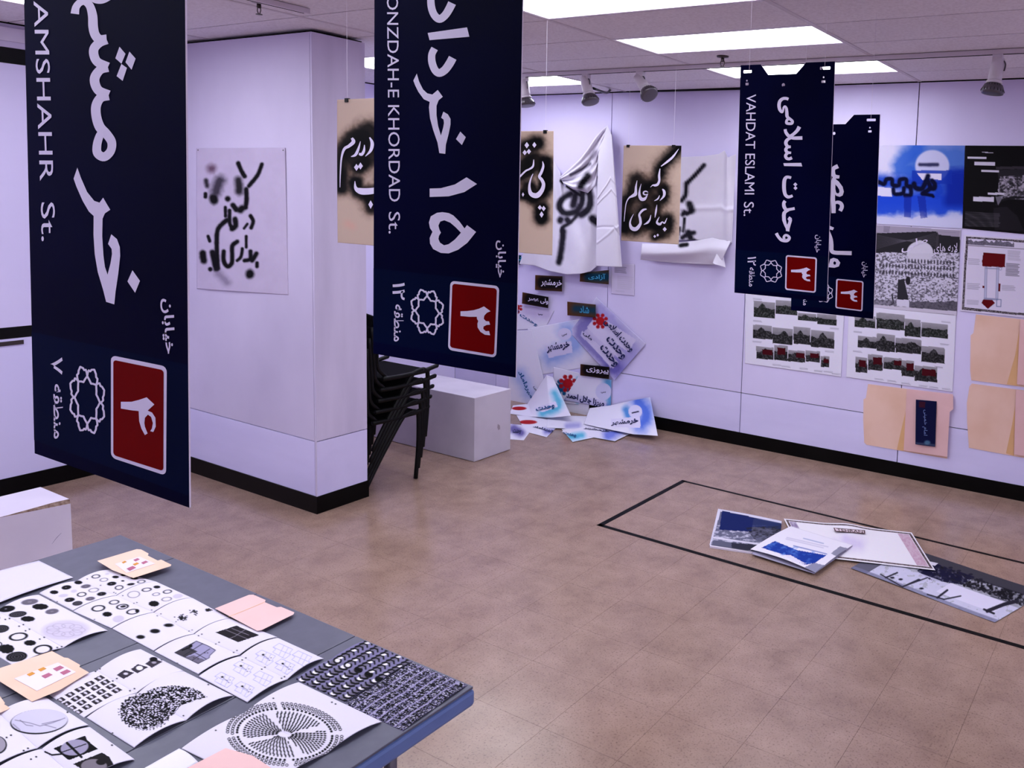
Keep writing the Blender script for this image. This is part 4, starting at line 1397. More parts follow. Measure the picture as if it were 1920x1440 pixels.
def photo(k, q, seed, red=False, green=False, dome=False):
    """a small dark landscape photograph printed on the sheet"""
    x0, y0, x1, y1 = q
    sl = .085
    poly = [(x0, y0), (x1, y0 + sl * (x1 - x0)), (x1, y1), (x0, y1 - sl * (x1 - x0))]
    ins = k.inside(poly)
    v = np.clip((k.y - y0 - sl * (k.x - x0)) / max(1, (y1 - y0 - sl * (x1 - x0))), 0, 1)
    n = fbm(k.x / 18, k.y / 12, seed, 4)
    n2 = fbm(k.x / 7, k.y / 7, seed + 9, 3)
    hor = .40 + .14 * (vnoise(k.x / 30, k.y * 0, seed) - .5)
    if dome:
        cx_ = x0 + (x1 - x0) * (.35 + .3 * random.random())
        hor = hor - .26 * np.clip(1 - np.abs(k.x - cx_) / ((x1 - x0) * .18), 0, 1) ** .6
    sky = 150 - 60 * v + 20 * n
    land = 22 + 150 * np.clip(n2 - .42, 0, 1) + 20 * n
    g_ = np.where(v < hor, sky, land)
    c = np.stack([g_, g_ * .97, g_ * 1.04], 1)
    if green:
        c[:, 1] += 7 * (v > hor) * n
    if red:
        rx = x0 + (x1 - x0) * (.2 + .4 * random.random())
        ms = (v > .15 + .1 * random.random()) & (v < .62) & (k.x > rx) & (k.x < rx + (x1 - x0) * .6)
        c[ms] = np.array([70, 10, 22])
    s = ins[:, None]
    k.C = np.where(s, c, k.C)


def photos(rows):
    def f(k):
        k.z(*z6)
        s = 3
        for ri, row in enumerate(rows):
            for q in row:
                s += 17
                photo(k, q, s, red=(ri == 2), green=(ri == 0), dome=(ri == 1 or s % 2 == 0))
        for (x, y) in ((115, 65), (115, 212), (112, 350), (628, 262), (595, 415), (785, 285), (782, 415), (1370, 218), (1362, 368), (1325, 520), (245, 505), (305, 515), (425, 530), (522, 545), (585, 550), (640, 565), (925, 600), (1010, 612), (1105, 628), (1220, 645), (1290, 655), (1375, 665)):
            k.lines([(x, y), (x + 60, y + 6), (x + 60, y + 18), (x, y + 12)], 2, (110, 104, 130), .6)
    return f


R1 = [[(117, 85, 260, 205), (265, 78, 408, 183), (413, 165, 537, 225), (540, 170, 670, 250)], [(112, 243, 240, 345), (243, 262, 378, 380), (383, 257, 495, 380), (498, 280, 655, 405)], [(135, 388, 250, 480), (255, 378, 345, 487), (347, 412, 460, 498), (464, 415, 560, 497), (565, 452, 622, 530)]]
R2 = [[(790, 178, 930, 270), (936, 163, 1123, 285), (1125, 205, 1232, 330), (1236, 228, 1412, 338)], [(812, 318, 935, 405), (936, 303, 1060, 430), (1063, 330, 1235, 443), (1236, 385, 1391, 505)], [(796, 458, 875, 567), (880, 440, 978, 553), (982, 460, 1103, 548), (1103, 480, 1187, 593), (1189, 515, 1341, 630)]]
one('photo_poster', 'white poster with three rows of small dark photographs, under the third banner', 'poster', [(1398, 545), (1585, 556), (1577, 706.5), (1397, 681)], WALL, photos(R1), 'posters on the far wall', base=(230, 226, 246), lift=.004, res=1.1)
one('photo_poster', 'white poster with three rows of small dark photographs, above the single manila folder', 'poster', [(1592, 572), (1793, 592), (1786.5, 735), (1587, 707)], WALL, photos(R2), 'posters on the far wall', base=(230, 226, 246), lift=.004, res=1.1)


def p_blue(k):
    k.z(*z5)
    n = fbm(k.x / 110, k.y / 80, 3)
    n2 = fbm(k.x / 200, k.y / 40, 13)
    k.mix(np.clip((k.x - 300) / 160, 0, 1) * np.clip(1.25 - np.abs(k.y - 300) / 260 + .3 * n, 0, 1) * .95, (70, 110, 200))
    k.mix(np.clip((k.y - 490 + 60 * n) / 40, 0, 1) * np.clip((740 - k.y - 120 * n) / 60, 0, 1), (30, 70, 205))
    k.mix(np.clip((k.y - 560) / 160, 0, 1) * .5 * n, (150, 170, 230))
    k.mix(np.clip((k.x - 650) / 60, 0, 1) * np.clip((k.y - 310 + 60 * n2) / 60, 0, 1) * np.clip((620 - k.y) / 60, 0, 1), (14, 40, 160))
    k.spray([(480, 150), (350, 290), (420, 320)], 60, (40, 90, 200), 80, .8)
    k.spray([(200, 400), (430, 420), (600, 420), (640, 470)], 50, (20, 60, 190), 70, .9)
    k.poly([(478, 340), (660, 345), (658, 390), (600, 385), (560, 372), (520, 392)], (222, 214, 240))
    k.poly([(180, 440), (285, 452), (290, 515), (180, 508)], (216, 210, 238))
    k.ell(592, 285, 128, 120, (196, 196, 232), soft=14)
    k.mix(k.inside([(440, 318), (740, 318), (740, 420), (440, 420)]) * .8, (20, 50, 170))
    k.poly([(478, 340), (660, 345), (658, 390), (600, 385), (560, 372), (520, 392)], (222, 214, 240))
    k.spray([(500, 275), (630, 275)], 14, (20, 20, 60), 16, .8)
    for pts, wd in (([(190, 405), (230, 420), (250, 385), (290, 385), (295, 425), (340, 430), (350, 390), (395, 385), (400, 430), (430, 440)], 22), ([(300, 460), (310, 495), (370, 490), (380, 450)], 20), ([(430, 440), (430, 500), (390, 505)], 22), ([(455, 420), (470, 450), (520, 450), (560, 360)], 26), ([(560, 400), (575, 450), (520, 490)], 24), ([(590, 395), (610, 420), (605, 455), (575, 450)], 24), ([(520, 495), (590, 505)], 18), ([(600, 515)], 14)):
        k.spray(pts, wd * .95, (4, 6, 44), wd * .6)
    k.mix(k.inside([(380, 510), (438, 515), (432, 670), (380, 668)]) * .55, (16, 30, 140))
    k.mix(k.inside([(480, 510), (540, 512), (555, 672), (505, 680)]) * .55, (16, 30, 140))
    k.mix(np.clip((k.y - 690 + 50 * n) / 40, 0, 1) * .8, (206, 204, 238))
    k.stroke([(170, 720), (815, 757)], 6, (228, 222, 242))


one('poster', 'blue poster with sprayed black Persian letters, a white disc and faint legs', 'poster', [(1640, 272), (1809.5, 273), (1804.5, 429), (1634, 419.5)], WALL, p_blue, 'posters on the far wall', base=(214, 208, 236), lift=.004, res=1.0)


def p_black(k):
    k.z(*z5)
    n = fbm(k.x / 14, k.y / 12, 21)
    k.mix(k.inside([(1080, 315), (1420, 300), (1420, 545), (1140, 535), (1085, 470), (1090, 380)]) * 1.0, (40, 38, 44))
    a = k.inside([(1095, 365), (1400, 345), (1400, 540), (1110, 530), (1085, 470)])
    k.mix(a * np.clip((n - .35) * 3, 0, 1), (176, 168, 186))
    k.mix(k.inside([(1070, 290), (1420, 285), (1420, 305), (1070, 310)]) * .5, (90, 84, 96))
    k.stroke([(1075, 575), (1110, 545), (1180, 522), (1280, 520), (1420, 540)], 16, (30, 28, 34))
    k.poly([(1065, 512), (1125, 515), (1085, 580)], (150, 144, 162), .7)
    k.mix(k.inside([(1050, 600), (1150, 590), (1230, 660), (1280, 775), (1060, 765)]) * .5, (46, 42, 50))
    for q in ((963, 180, 1050, 188), (857, 216, 998, 232), (907, 254, 1063, 283), (960, 315, 1093, 332), (1008, 484, 1132, 503), (899, 515, 1055, 553)):
        k.poly([(q[0], q[1]), (q[2], q[1] + 3), (q[2], q[3]), (q[0], q[3] - 4)], (212, 206, 226))
    k.lines([(840, 625), (1102, 640), (1100, 745), (835, 738)], 14, (150, 146, 160), .6, .35, .08)


one('poster', 'black poster of a car interior with white bars, at the right edge of the photo', 'poster', [(1810, 273), (1978, 274), (1974, 444), (1804.5, 428)], WALL, p_black, 'posters on the far wall', base=(16, 14, 18), lift=.004, res=1.0)


def p_bw(k):
    k.z(*z5)
    n = fbm(k.x / 16, k.y / 14, 31, 4)
    n2 = fbm(k.x / 60, k.y / 40, 33, 3)
    k.poly([(168, 728), (800, 768), (785, 1376), (150, 1325)], (120, 114, 128))
    k.poly([(168, 728), (800, 768), (798, 815), (166, 785)], (160, 150, 172))
    k.poly([(166, 790), (620, 775), (640, 800), (800, 818), (796, 960), (162, 960)], (40, 38, 44))
    for i in range(9):
        k.stroke([(165, 900 - i * 13 + 6), (620, 790 + i * 12)], 3, (104, 98, 112), a=.6)
    k.poly([(628, 775), (640, 800), (640, 955), (610, 955)], (60, 56, 64))
    k.mix((k.y > 925 + 20 * n2) * k.inside([(160, 900), (800, 930), (785, 1376), (150, 1325)]) * 1.0, (206, 200, 222))
    k.mix((k.y > 925) * np.clip((fbm(k.x / 11, k.y / 8, 35, 4) - .48) * 6, 0, 1) * .8 * k.inside([(160, 925), (800, 935), (785, 1376), (150, 1325)]), (60, 56, 68))
    k.ell(500, 930, 98, 80, (208, 202, 222))
    k.ell(500, 862, 26, 20, (208, 202, 222))
    k.mix(k.inside([(410, 940), (590, 940), (590, 1000), (410, 1000)]) * .9, (202, 196, 216))
    for r_, y0 in ((0, 985), (1, 1030), (2, 1080)):
        for i in range(24):
            x = 200 + i * 24
            if x < 380 and r_ == 0:
                continue
            k.ell(x, y0 + i * 1.2, 6, 16, (52, 48, 60), a=.85)
    for x, y, r_ in ((180, 1235, 45), (505, 1255, 30), (600, 1250, 26), (440, 1220, 26)):
        k.ell(x, y, r_, r_ * .75, (150, 144, 162), ring=6)
    k.mix((k.y > 1285 + 30 * n2) * k.inside([(420, 1270), (800, 1290), (785, 1376), (420, 1345)]) * .8, (72, 68, 80))
    k.poly([(335, 1140), (380, 1130), (415, 1290), (330, 1285)], (48, 46, 54))
    k.ell(410, 1145, 18, 32, (40, 36, 44))
    k.poly([(325, 1285), (418, 1290), (418, 1342), (322, 1332)], (216, 210, 232))
    k.stroke([(290, 1250), (300, 1310), (285, 1325)], 10, (24, 22, 30))
    k.mix(k.inside([(150, 1290), (325, 1290), (325, 1332), (150, 1325)]) * .6, (90, 86, 100))
    k.lines([(230, 735), (275, 738), (272, 785), (228, 782)], 5, (80, 74, 90), .7)
    k.lines([(640, 775), (780, 783), (780, 789), (640, 781)], 1, (120, 112, 132), .6)
    k.lines([(560, 1385), (770, 1400), (770, 1406), (560, 1391)], 1, (120, 112, 132), .8)


o = one('poster', 'black and white poster of a layered domed building with script title', 'poster', [(1643, 421.5), (1802, 431), (1794, 592), (1636, 576)], WALL, p_bw, 'posters on the far wall', base=(206, 198, 218), lift=.004, res=.9)
text('title_script', fa('لایه های'), Z(*z5, [(606, 868), (782, 862), (778, 955), (604, 940)]), WALL, m_letter, lift=.0055, parent=o, bold=.0)
text('title_script', fa('ملی'), Z(*z5, [(360, 850), (556, 812), (558, 868), (362, 945)]), WALL, m_letter, lift=.0055, parent=o, bold=.0)


def p_map(k):
    k.z(*z5)
    out = [(845, 812), (1560, 862), (1520, 1430), (812, 1362)]
    k.poly(out, (58, 50, 56))
    n = fbm(k.x / 5, k.y / 5, 41, 2)
    k.mix(k.inside(out) * (n > .52) * .8, (150, 140, 150))
    k.poly([(862, 828), (1545, 878), (1505, 1412), (830, 1345)], (220, 212, 236))
    k.stroke([(852, 880), (1540, 925)], 4, (80, 74, 86))
    hgt = 20 + 28 * vnoise(k.x / 17, k.y * 0, 4)
    base = 872 + (k.x - 852) * .06
    k.mix(((k.y < base) & (k.y > base - hgt) & (k.x > 855) & (k.x < 1205)) * (.5 + .4 * fbm(k.x / 6, k.y / 6, 8)), (60, 56, 70))
    k.poly([(975, 933), (1140, 945), (1138, 1045), (968, 1038), (965, 1000)], (96, 8, 18))
    k.poly([(1082, 1163), (1104, 1166), (1100, 1225), (1080, 1228)], (96, 8, 18))
    k.poly([(968, 1184), (995, 1184), (995, 1200), (968, 1200)], (96, 8, 18))
    k.poly([(975, 1285), (1035, 1283), (1062, 1312), (1010, 1358), (960, 1312)], (96, 8, 18))
    for a in ([(995, 1048), (990, 1275)], [(1083, 1050), (1076, 1280)]):
        k.stroke(a, 20, (150, 150, 186))
        k.stroke(a, 10, (196, 194, 224))
    k.stroke([(995, 1052), (1083, 1056)], 8, (150, 150, 186))
    k.stroke([(985, 1280), (1080, 1286)], 14, (150, 150, 186))
    k.ell(1103, 1056, 12, 12, (150, 150, 186), ring=4)
    k.stroke([(1075, 1285), (1108, 1287), (1106, 1340), (1074, 1338), (1075, 1285)], 6, (120, 130, 170))
    k.lines([(1160, 915), (1258, 922), (1254, 1000), (1158, 992)], 8, (150, 144, 164), .7)
    k.lines([(1148, 1010), (1246, 1018), (1246, 1116), (1144, 1110)], 9, (60, 56, 70), .8)
    for q in ((862, 975, 950, 1030), (855, 1160, 948, 1215), (852, 1285, 940, 1328), (1115, 1175, 1215, 1225)):
        k.lines([(q[0], q[1]), (q[2], q[1] + 5), (q[2], q[3]), (q[0], q[3] - 5)], 4, (130, 124, 150), .6)
    k.lines([(1175, 803), (1300, 812), (1300, 818), (1175, 809)], 1, (130, 122, 140), .7)


one('poster', 'white poster with dark red blocks on a plan and a patterned border', 'poster', [(1808, 440), (1990, 452), (1982, 603), (1800.5, 583)], WALL, p_map, 'posters on the far wall', base=(220, 212, 236), lift=.004, res=.9)


# ---- manila folders on the wall
def folder(label, plane, left, right, lift=.003, mL=None, mR=None, open_=.03, parent=None, group='manila folders', crease=None):
    mL, mR = mL or m_fold, mR or m_fold2
    t = thing('manila_folder', label, 'folder', plane(np.mean(np.array([p[:2] for p in left]), 0)), group)

    def flap(name, poly, d0, dfun, m):
        P = [plane(p, d0 + dfun(p)) for p in poly]
        n = len(P)
        nr = plane.n * -.0012
        V = P + [p + nr for p in P]
        tri = [tuple(q) for q in tessellate_polygon([[Vector((p[0], p[1], 0)) for p in poly]])]
        Fc = tri + [tuple(i + n for i in reversed(q)) for q in tri] + [(i, (i + 1) % n, (i + 1) % n + n, i + n) for i in range(n)]
        return obj(name, V, Fc, m, t)
    flap('back_flap', left, lift, lambda p: 0, mL)
    if right:
        flap('front_flap', right, lift + .003, lambda p: 0 if p[2:] == () else p[2], mR)
    if crease:
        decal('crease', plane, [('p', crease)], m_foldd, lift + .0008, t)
    return t


def Z2(z, pts):
    return [tuple(Z(*z, [p[:2]])[0]) + tuple(p[2:]) for p in pts]


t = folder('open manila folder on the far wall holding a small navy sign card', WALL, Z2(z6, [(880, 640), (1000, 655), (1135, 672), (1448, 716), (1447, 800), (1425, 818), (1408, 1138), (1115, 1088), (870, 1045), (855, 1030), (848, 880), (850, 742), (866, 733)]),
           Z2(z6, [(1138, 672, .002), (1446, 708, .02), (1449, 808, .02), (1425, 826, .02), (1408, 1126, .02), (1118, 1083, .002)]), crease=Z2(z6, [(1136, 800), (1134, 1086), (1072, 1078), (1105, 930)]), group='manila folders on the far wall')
cq = Z(*z6, [(1207, 738), (1345, 750), (1335, 1052), (1204, 1035)])


def p_card(k):
    k.z(*z6)
    k.mix(np.ones(len(k.x)) * .9, (14, 18, 58))
    k.stroke([(1204, 1036), (1340, 1050)], 12, (70, 80, 110), soft=14)
    k.poly([(1220, 755), (1262, 760), (1260, 800), (1218, 796)], (70, 20, 34), .8)
    k.ell(1275, 1030, 20, 14, (90, 130, 160), soft=10, a=.8)


o = sheet('sign_card', cq, WALL, p_card, base=(14, 18, 58), lift=.03, res=.8, parent=t, thick=.002)
text('card_word', fa('امام خمینی'), Z(*z6, [(1280, 815), (1276, 985), (1240, 980), (1244, 810)]), WALL, mat('card_ink', (120, 140, 200), .6), lift=.0315, parent=o)
z7 = (4.5, 1780, 560)
folder('plain open manila folder on the far wall, upper of the two at the right edge', WALL, Z2(z7, [(225, 133), (595, 172), (900, 205), (900, 780), (565, 738), (185, 688), (176, 600), (180, 310), (203, 290)]),
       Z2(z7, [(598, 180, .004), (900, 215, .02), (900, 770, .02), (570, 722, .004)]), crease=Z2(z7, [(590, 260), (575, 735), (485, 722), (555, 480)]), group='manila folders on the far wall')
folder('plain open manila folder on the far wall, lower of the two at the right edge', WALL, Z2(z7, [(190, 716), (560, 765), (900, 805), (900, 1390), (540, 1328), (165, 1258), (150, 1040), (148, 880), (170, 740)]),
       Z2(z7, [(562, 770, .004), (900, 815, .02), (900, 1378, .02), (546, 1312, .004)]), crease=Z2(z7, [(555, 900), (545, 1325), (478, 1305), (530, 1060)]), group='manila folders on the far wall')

# ================================================================== FLOOR: TAPE, BOOKLETS, POSTERS
t = thing('floor_tape', 'long rectangle marked on the floor in black tape', 'tape', (-1.6, 3.98, 0))
A_, B_, C_, D_ = onz((1281.5, 902), 0), onz((1125.6, 984.7), 0), np.array([0.9, 3.43, 0]), np.array([.9, 4.37, 0])
A_[1] = 4.455


def strip(a, b, wd, name='tape_strip'):
    a, b = np.array(a, float), np.array(b, float)
    d = (b - a) / np.linalg.norm(b - a)
    n = np.array([-d[1], d[0], 0]) * wd / 2
    a, b = a - d * .012, b + d * .012
    V = [a + n, b + n, b - n, a - n]
    V = [v + [0, 0, .0002] for v in V] + [v + [0, 0, .0008] for v in V]
    return obj(name, V, [(0, 3, 2, 1), (4, 5, 6, 7), (0, 1, 5, 4), (1, 2, 6, 5), (2, 3, 7, 6), (3, 0, 4, 7)], m_tape, t)


e1, e2 = onz((1918, 1055.6), 0), onz((1918, 1213.7), 0)
strip(A_, A_ + (e1 - A_) * 1.5, .022)
strip(B_, B_ + (e2 - B_) * 1.5, .028)
strip(B_, A_, .034)
z8 = (3.2, 1320, 930)


def p_f1(k):
    k.z(*z8)
    n = fbm(k.x / 20, k.y / 8, 51)
    k.poly([(100, 92), (465, 168), (460, 350), (275, 350), (40, 300)], (96, 96, 120))
    k.mix(np.clip((n - .45) * 4, 0, 1) * (k.y > 175), (196, 192, 214))
    k.poly([(108, 88), (300, 128), (285, 215), (92, 202)], (16, 30, 88))
    k.poly([(300, 128), (465, 165), (462, 200), (290, 185)], (22, 34, 84), .8)
    k.mix(k.inside([(250, 190), (462, 175), (460, 290), (300, 260)]) * np.clip((n - .35) * 3, 0, 1), (30, 30, 44))
    k.stroke([(60, 250), (380, 296)], 10, (214, 208, 226))
    k.poly([(58, 262), (165, 280), (165, 322), (45, 300)], (90, 90, 112))
    k.poly([(165, 280), (345, 296), (320, 330), (165, 322)], (44, 44, 60))


t = thing('booklet', 'thick closed booklet with dark blue and grey cover, left one on the floor', 'booklet', FLR((1390, 1000)), 'printed matter on the floor')
sheet('cover', Z(*z8, [(84, 88), (466, 162), (445, 372), (32, 306)]), FLR, p_f1, base=(210, 204, 224), lift=.012, parent=t, res=1.1, bump=lambda U, V: .003 * np.sin(math.pi * U), thick=.001)
q = [FLR(p) for p in Z(*z8, [(84, 92), (462, 165), (440, 372), (34, 312)])]
mb = MB()
mb.add([c + [0, 0, .0006] for c in q] + [c + [0, 0, .0108] for c in q], [(0, 1, 2, 3), (7, 6, 5, 4), (0, 4, 5, 1), (1, 5, 6, 2), (2, 6, 7, 3), (3, 7, 4, 0)])
mb.build('page_block', m_core, t)


def p_f2(k):
    k.z(*z8)
    n = fbm(k.x / 30, k.y / 14, 61)
    k.lines([(500, 245), (750, 300), (735, 322), (490, 262)], 2, (196, 190, 214), .8, .7)
    k.lines([(600, 250), (720, 280), (715, 290), (595, 258)], 1, (150, 160, 200), .8, .7)
    k.lines([(540, 295), (740, 345), (736, 352), (536, 302)], 1, (110, 120, 180), .9, .8)
    k.poly([(425, 270), (560, 325), (735, 355), (660, 405), (560, 400), (470, 350), (345, 310)], (24, 56, 150))
    k.mix(k.inside([(345, 310), (425, 270), (735, 355), (640, 415)]) * np.clip((n - .5) * 3, 0, 1), (90, 130, 210))
    k.poly([(520, 355), (600, 400), (560, 400), (470, 352)], (222, 216, 236))
    k.poly([(600, 405), (660, 400), (615, 412), (590, 408)], (24, 56, 150))
    k.poly([(660, 400), (740, 420), (690, 470), (600, 430)], (120, 120, 150), .8)
    k.poly([(815, 302), (885, 320), (820, 372), (760, 345)], (140, 138, 160))
    k.poly([(560, 410), (690, 425), (670, 470), (540, 450)], (226, 220, 238), .0)


t = thing('leaflet', 'folded white leaflet with a dark blue picture, topmost on the floor', 'leaflet', FLR((1500, 1040)), 'printed matter on the floor')
lq = Z(*z8, [(278, 345), (520, 205), (890, 320), (668, 486)])
lq = [lq[1], lq[2], lq[3], lq[0]]
sheet('upper_leaf', lq, FLR, p_f2, base=(228, 222, 236), lift=.024, parent=t, res=1.1, bump=lambda U, V: .012 * np.sin(math.pi * U) * V + .006 * np.sin(math.pi * V), thick=.0015)
sheet('lower_leaf', [lq[0], lq[1], (lq[2][0] - 2, lq[2][1] - 1), (lq[3][0] + 1, lq[3][1] + 5)], FLR, None, base=(160, 154, 180), lift=.014, parent=t, res=4)


def p_f3(k):
    k.z(*z8)
    Q = [(478, 148), (1245, 232), (1385, 460), (590, 372)]
    n = fbm(k.x / 5, k.y / 4, 71, 2)
    a = (k.U > .012) & (k.U < .988) & (k.V > .025) & (k.V < .975)
    b = (k.U > .03) & (k.U < .97) & (k.V > .07) & (k.V < .93)
    k.mix(a * 1.0, (70, 54, 60))
    k.mix(a * (n > .55) * .6, (150, 130, 136))
    k.mix(b * 1.0, (230, 224, 234))
    k.mix(((k.U > .035) & (k.U < .09) & (k.V > .08) & (k.V < .3)) * np.clip(n * 1.3, 0, 1), (120, 100, 140))
    k.mix(((k.U > .88) & (k.U < .965) & (k.V > .08) & (k.V < .92)) * (.35 + .5 * fbm(k.x / 9, k.y / 9, 77)), (170, 120, 146))
    k.spray([(850, 260), (930, 290), (780, 300)], 10, (180, 160, 216), 70, .45)


t = thing('poster', 'large white poster with an ornamental border titled TEHRAN, lying on the floor', 'poster', FLR((1600, 1020)), 'printed matter on the floor')
sheet('paper', Z(*z8, [(478, 148), (1245, 232), (1387, 460), (590, 368)]), FLR, p_f3, base=(230, 224, 234), lift=.012, parent=t, res=1.0, bump=lambda U, V: .012 * np.exp(-((U - .5) / .12) ** 2) * (1 - V) + .001, thick=.0008)
decal('title_box', FLR, [('p', Z(*z8, [(776, 190), (966, 205), (968, 226), (786, 212)]))], mat('title_brown', (84, 52, 56), .7), .026, t)
decal('title_field', FLR, [('p', Z(*z8, [(784, 193), (958, 208), (960, 222), (792, 209)]))], mat('title_cream', (214, 196, 206), .7), .0264, t)
text('title', 'TEHRAN', Z(*z8, [(794, 194), (952, 208), (955, 222), (800, 209)]), FLR, mat('title_ink', (60, 34, 38), .7), lift=.0268, parent=t, bold=.015)
one('paper', 'small white slip showing under the right corner of the TEHRAN poster', 'paper', Z(*z8, [(1290, 385), (1405, 410), (1385, 425), (1280, 400)]), FLR, None, 'printed matter on the floor', base=(222, 216, 232), lift=.006, res=4)


def p_f4(k):
    k.z(*z8)
    U, V = k.U, k.V
    n = fbm(k.x / 26, k.y / 16, 81, 4)
    k.C[:] = 150
    k.C += ((n - .5) * 110)[:, None]
    k.mix(np.ones(len(U)) * .35, (176, 172, 214))
    k.mix((V < .22) * 1.0, (62, 60, 70))
    k.mix(((V > .2) & (V < .42 + .1 * n)) * np.clip((fbm(k.x / 12, k.y / 12, 85) - .3) * 4, 0, 1), (16, 15, 22))
    k.mix(((U > .33) & (U < .62) & (V > .18) & (V < .62 - .3 * np.abs(U - .45) * 3)) * np.clip((fbm(k.x / 22, k.y / 18, 88) - .2) * 4, 0, 1), (18, 18, 48))
    k.mix(((V > .55) & (V < .95) & (n < .62)) * .85, (206, 202, 228))
    k.mix(((U > .56) & (U < .93) & (V > .52) & (V < .82)) * 1.0, (216, 210, 232))
    k.mix(((U < .12) & (V > .3)) * .8, (70, 68, 84))
    k.mix((V > .93) * .7, (120, 118, 150))
    for pts, wd in (([(1060, 470), (1190, 545), (1340, 490)], 7), ([(1190, 545), (1290, 500)], 8), ([(1340, 590), (1440, 620), (1540, 600)], 8), ([(1400, 610), (1460, 565)], 12), ([(1090, 490), (1160, 460)], 9), ([(1700, 690), (1800, 650), (1880, 630)], 22), ([(1680, 680), (1740, 705)], 12), ([(1480, 500), (1900, 640)], 5), ([(1400, 430), (1920, 590)], 4), ([(1720, 600), (1850, 640)], 5)):
        k.stroke(pts, wd, (34, 32, 46), soft=4)
    for x, y in ((1130, 490), (1180, 500), (1290, 505), (1305, 555), (1480, 430), (1530, 448), (1600, 470), (1660, 500)):
        k.ell(x, y, 13, 6, (30, 28, 44))


one('photo_poster', 'long black and white photographic poster lying on the floor at the right edge', 'poster', Z(*z8, [(1130, 285), (2050, 582), (1745, 762), (880, 437)]), FLR, p_f4, 'printed matter on the floor', base=(150, 146, 170), lift=.004, res=1.2, bump=lambda U, V: .002 * np.sin(6 * U))

# ================================================================== TABLE
t = thing('folding_table', 'large grey plastic folding table with a blue edge, covered in prints, front left', 'table', (-2.05, .8, 0))
TX = [-2.812, -2.512, -2.107, -1.705, -1.305]
TY0, TY1 = .30, 1.268
for a, b in zip(TX[:-1], TX[1:]):
    lft, rgt = a == TX[0], b == TX[-1]
    MB().box(a + (.0 if lft else .0015), b - (.0 if rgt else .0015), TY0, TY1, TZ - .006, TZ).build('table_leaf', m_table, t, bevel=.0015)
MB().box(TX[0] - .003, TX[-1] + .004, TY0 - .004, TY1 + .003, TZ - .045, TZ - .0062).build('edge_band', m_tedge, t, bevel=.008)
for x in (TX[0] + .15, TX[-1] - .15):
    for y in (TY0 + .1, TY1 - .1):
        MB().tube([(x, y, TZ - .045), (x, y, .012)], .014, 12).build('leg', m_chrome, t, True)
        MB().lathe([(.018, 0), (.018, .02), (.015, .03)], (x, y, 0.0), n=12).build('foot_cap', m_black, t)
    MB().tube([(x, TY0 + .1, .2), (x, TY1 - .1, .2)], .010, 10).build('crossbar', m_chrome, t, True)

zA, zB, zC, zD, zE, zF = (4.8, 0, 900), (5.3333, 0, 1170), (6.0, 300, 1100), (5.647, 180, 1200), (5.0526, 520, 1180), (4.8, 340, 1260)
INK = (7, 6, 10)


def spread(label, L, T, Rr, Bq, paint, lift=.001, h=.009, name='booklet', base=(219, 212, 233)):
    """an open booklet: long side from L to T (two pages), fold in the middle"""
    c = np.mean(np.array([L, T, Rr, Bq]), 0)
    t = thing(name, label, 'booklet', TAB(c), 'open booklets on the table')
    for a, b in ((0, .5), (.5, 1)):
        sheet('page', [L, T, Rr, Bq], TAB, paint, base=base, lift=lift, parent=t, urange=(a, b), res=1.15, thick=.0012,
              bump=lambda U, V: h * np.abs(np.sin(2 * math.pi * np.clip(U, 0, 1))) ** .8 * np.where(U < .5, .75, 1))
    return t


def blob(k, x, y, rx, ry, kind, seed):
    rot = -.12
    if kind == 0:
        k.ell(x, y, rx, ry, INK, rot=rot)
        k.ell(x - rx * .1, y, rx * .15, ry * .2, (120, 112, 130), rot=rot)
    elif kind == 1:
        k.ell(x, y, rx, ry, INK, rot=rot, ring=ry * .28)
    elif kind == 2:
        k.ell(x, y, rx, ry, (120, 112, 128), rot=rot)
        for q in (.8, .6, .4):
            k.ell(x, y, rx * q, ry * q, (70, 64, 80), rot=rot, ring=2)
    elif kind == 3:
        for i in range(9):
            a = i * 2 * math.pi / 9
            k.ell(x + rx * .6 * math.cos(a), y + ry * .6 * math.sin(a), rx * .32, ry * .4, INK)
        k.ell(x, y, rx * .7, ry * .7, INK)
    elif kind == 4:
        k.ell(x, y, rx, ry, (196, 186, 208), rot=rot)
    elif kind == 5:
        k.ell(x, y, rx, ry, (60, 54, 66), rot=rot, ring=3)
    elif kind == 6:
        k.ell(x, y, rx, ry, INK, rot=rot)
        for q in (.75, .5, .25):
            k.ell(x, y, rx * q, ry * q, (110, 104, 120), rot=rot, ring=2.5)


def dots(k, pts, r=4):
    for x, y in pts:
        k.ell(x, y, r * 1.3, r, INK)


def p_t1(k):
    k.z(*zA)
    for x, y, rx, ry, kd in ((863, 868, 40, 17, 1), (1040, 873, 33, 12, 3), (935, 898, 38, 16, 5), (705, 922, 40, 17, 3), (1005, 933, 42, 17, 0), (1105, 908, 16, 6, 3), (1178, 938, 34, 10, 0), (1210, 882, 38, 12, 3), (1272, 915, 38, 14, 1), (598, 967, 44, 19, 0), (772, 957, 46, 17, 2), (1072, 968, 40, 20, 1), (487, 1010, 42, 17, 3), (665, 1000, 28, 14, 4),
                             (843, 991, 47, 18, 5), (735, 1030, 44, 20, 1), (915, 1025, 42, 17, 0), (570, 1040, 44, 14, 4), (627, 1078, 46, 19, 0), (812, 1068, 44, 17, 2), (697, 1110, 46, 20, 6), (965, 845, 20, 8, 4), (1110, 855, 25, 10, 3)):
        blob(k, x, y, rx, ry, kd, 1)
    dots(k, ((905, 948), (785, 890), (1025, 1012), (1042, 1020), (515, 1095)))


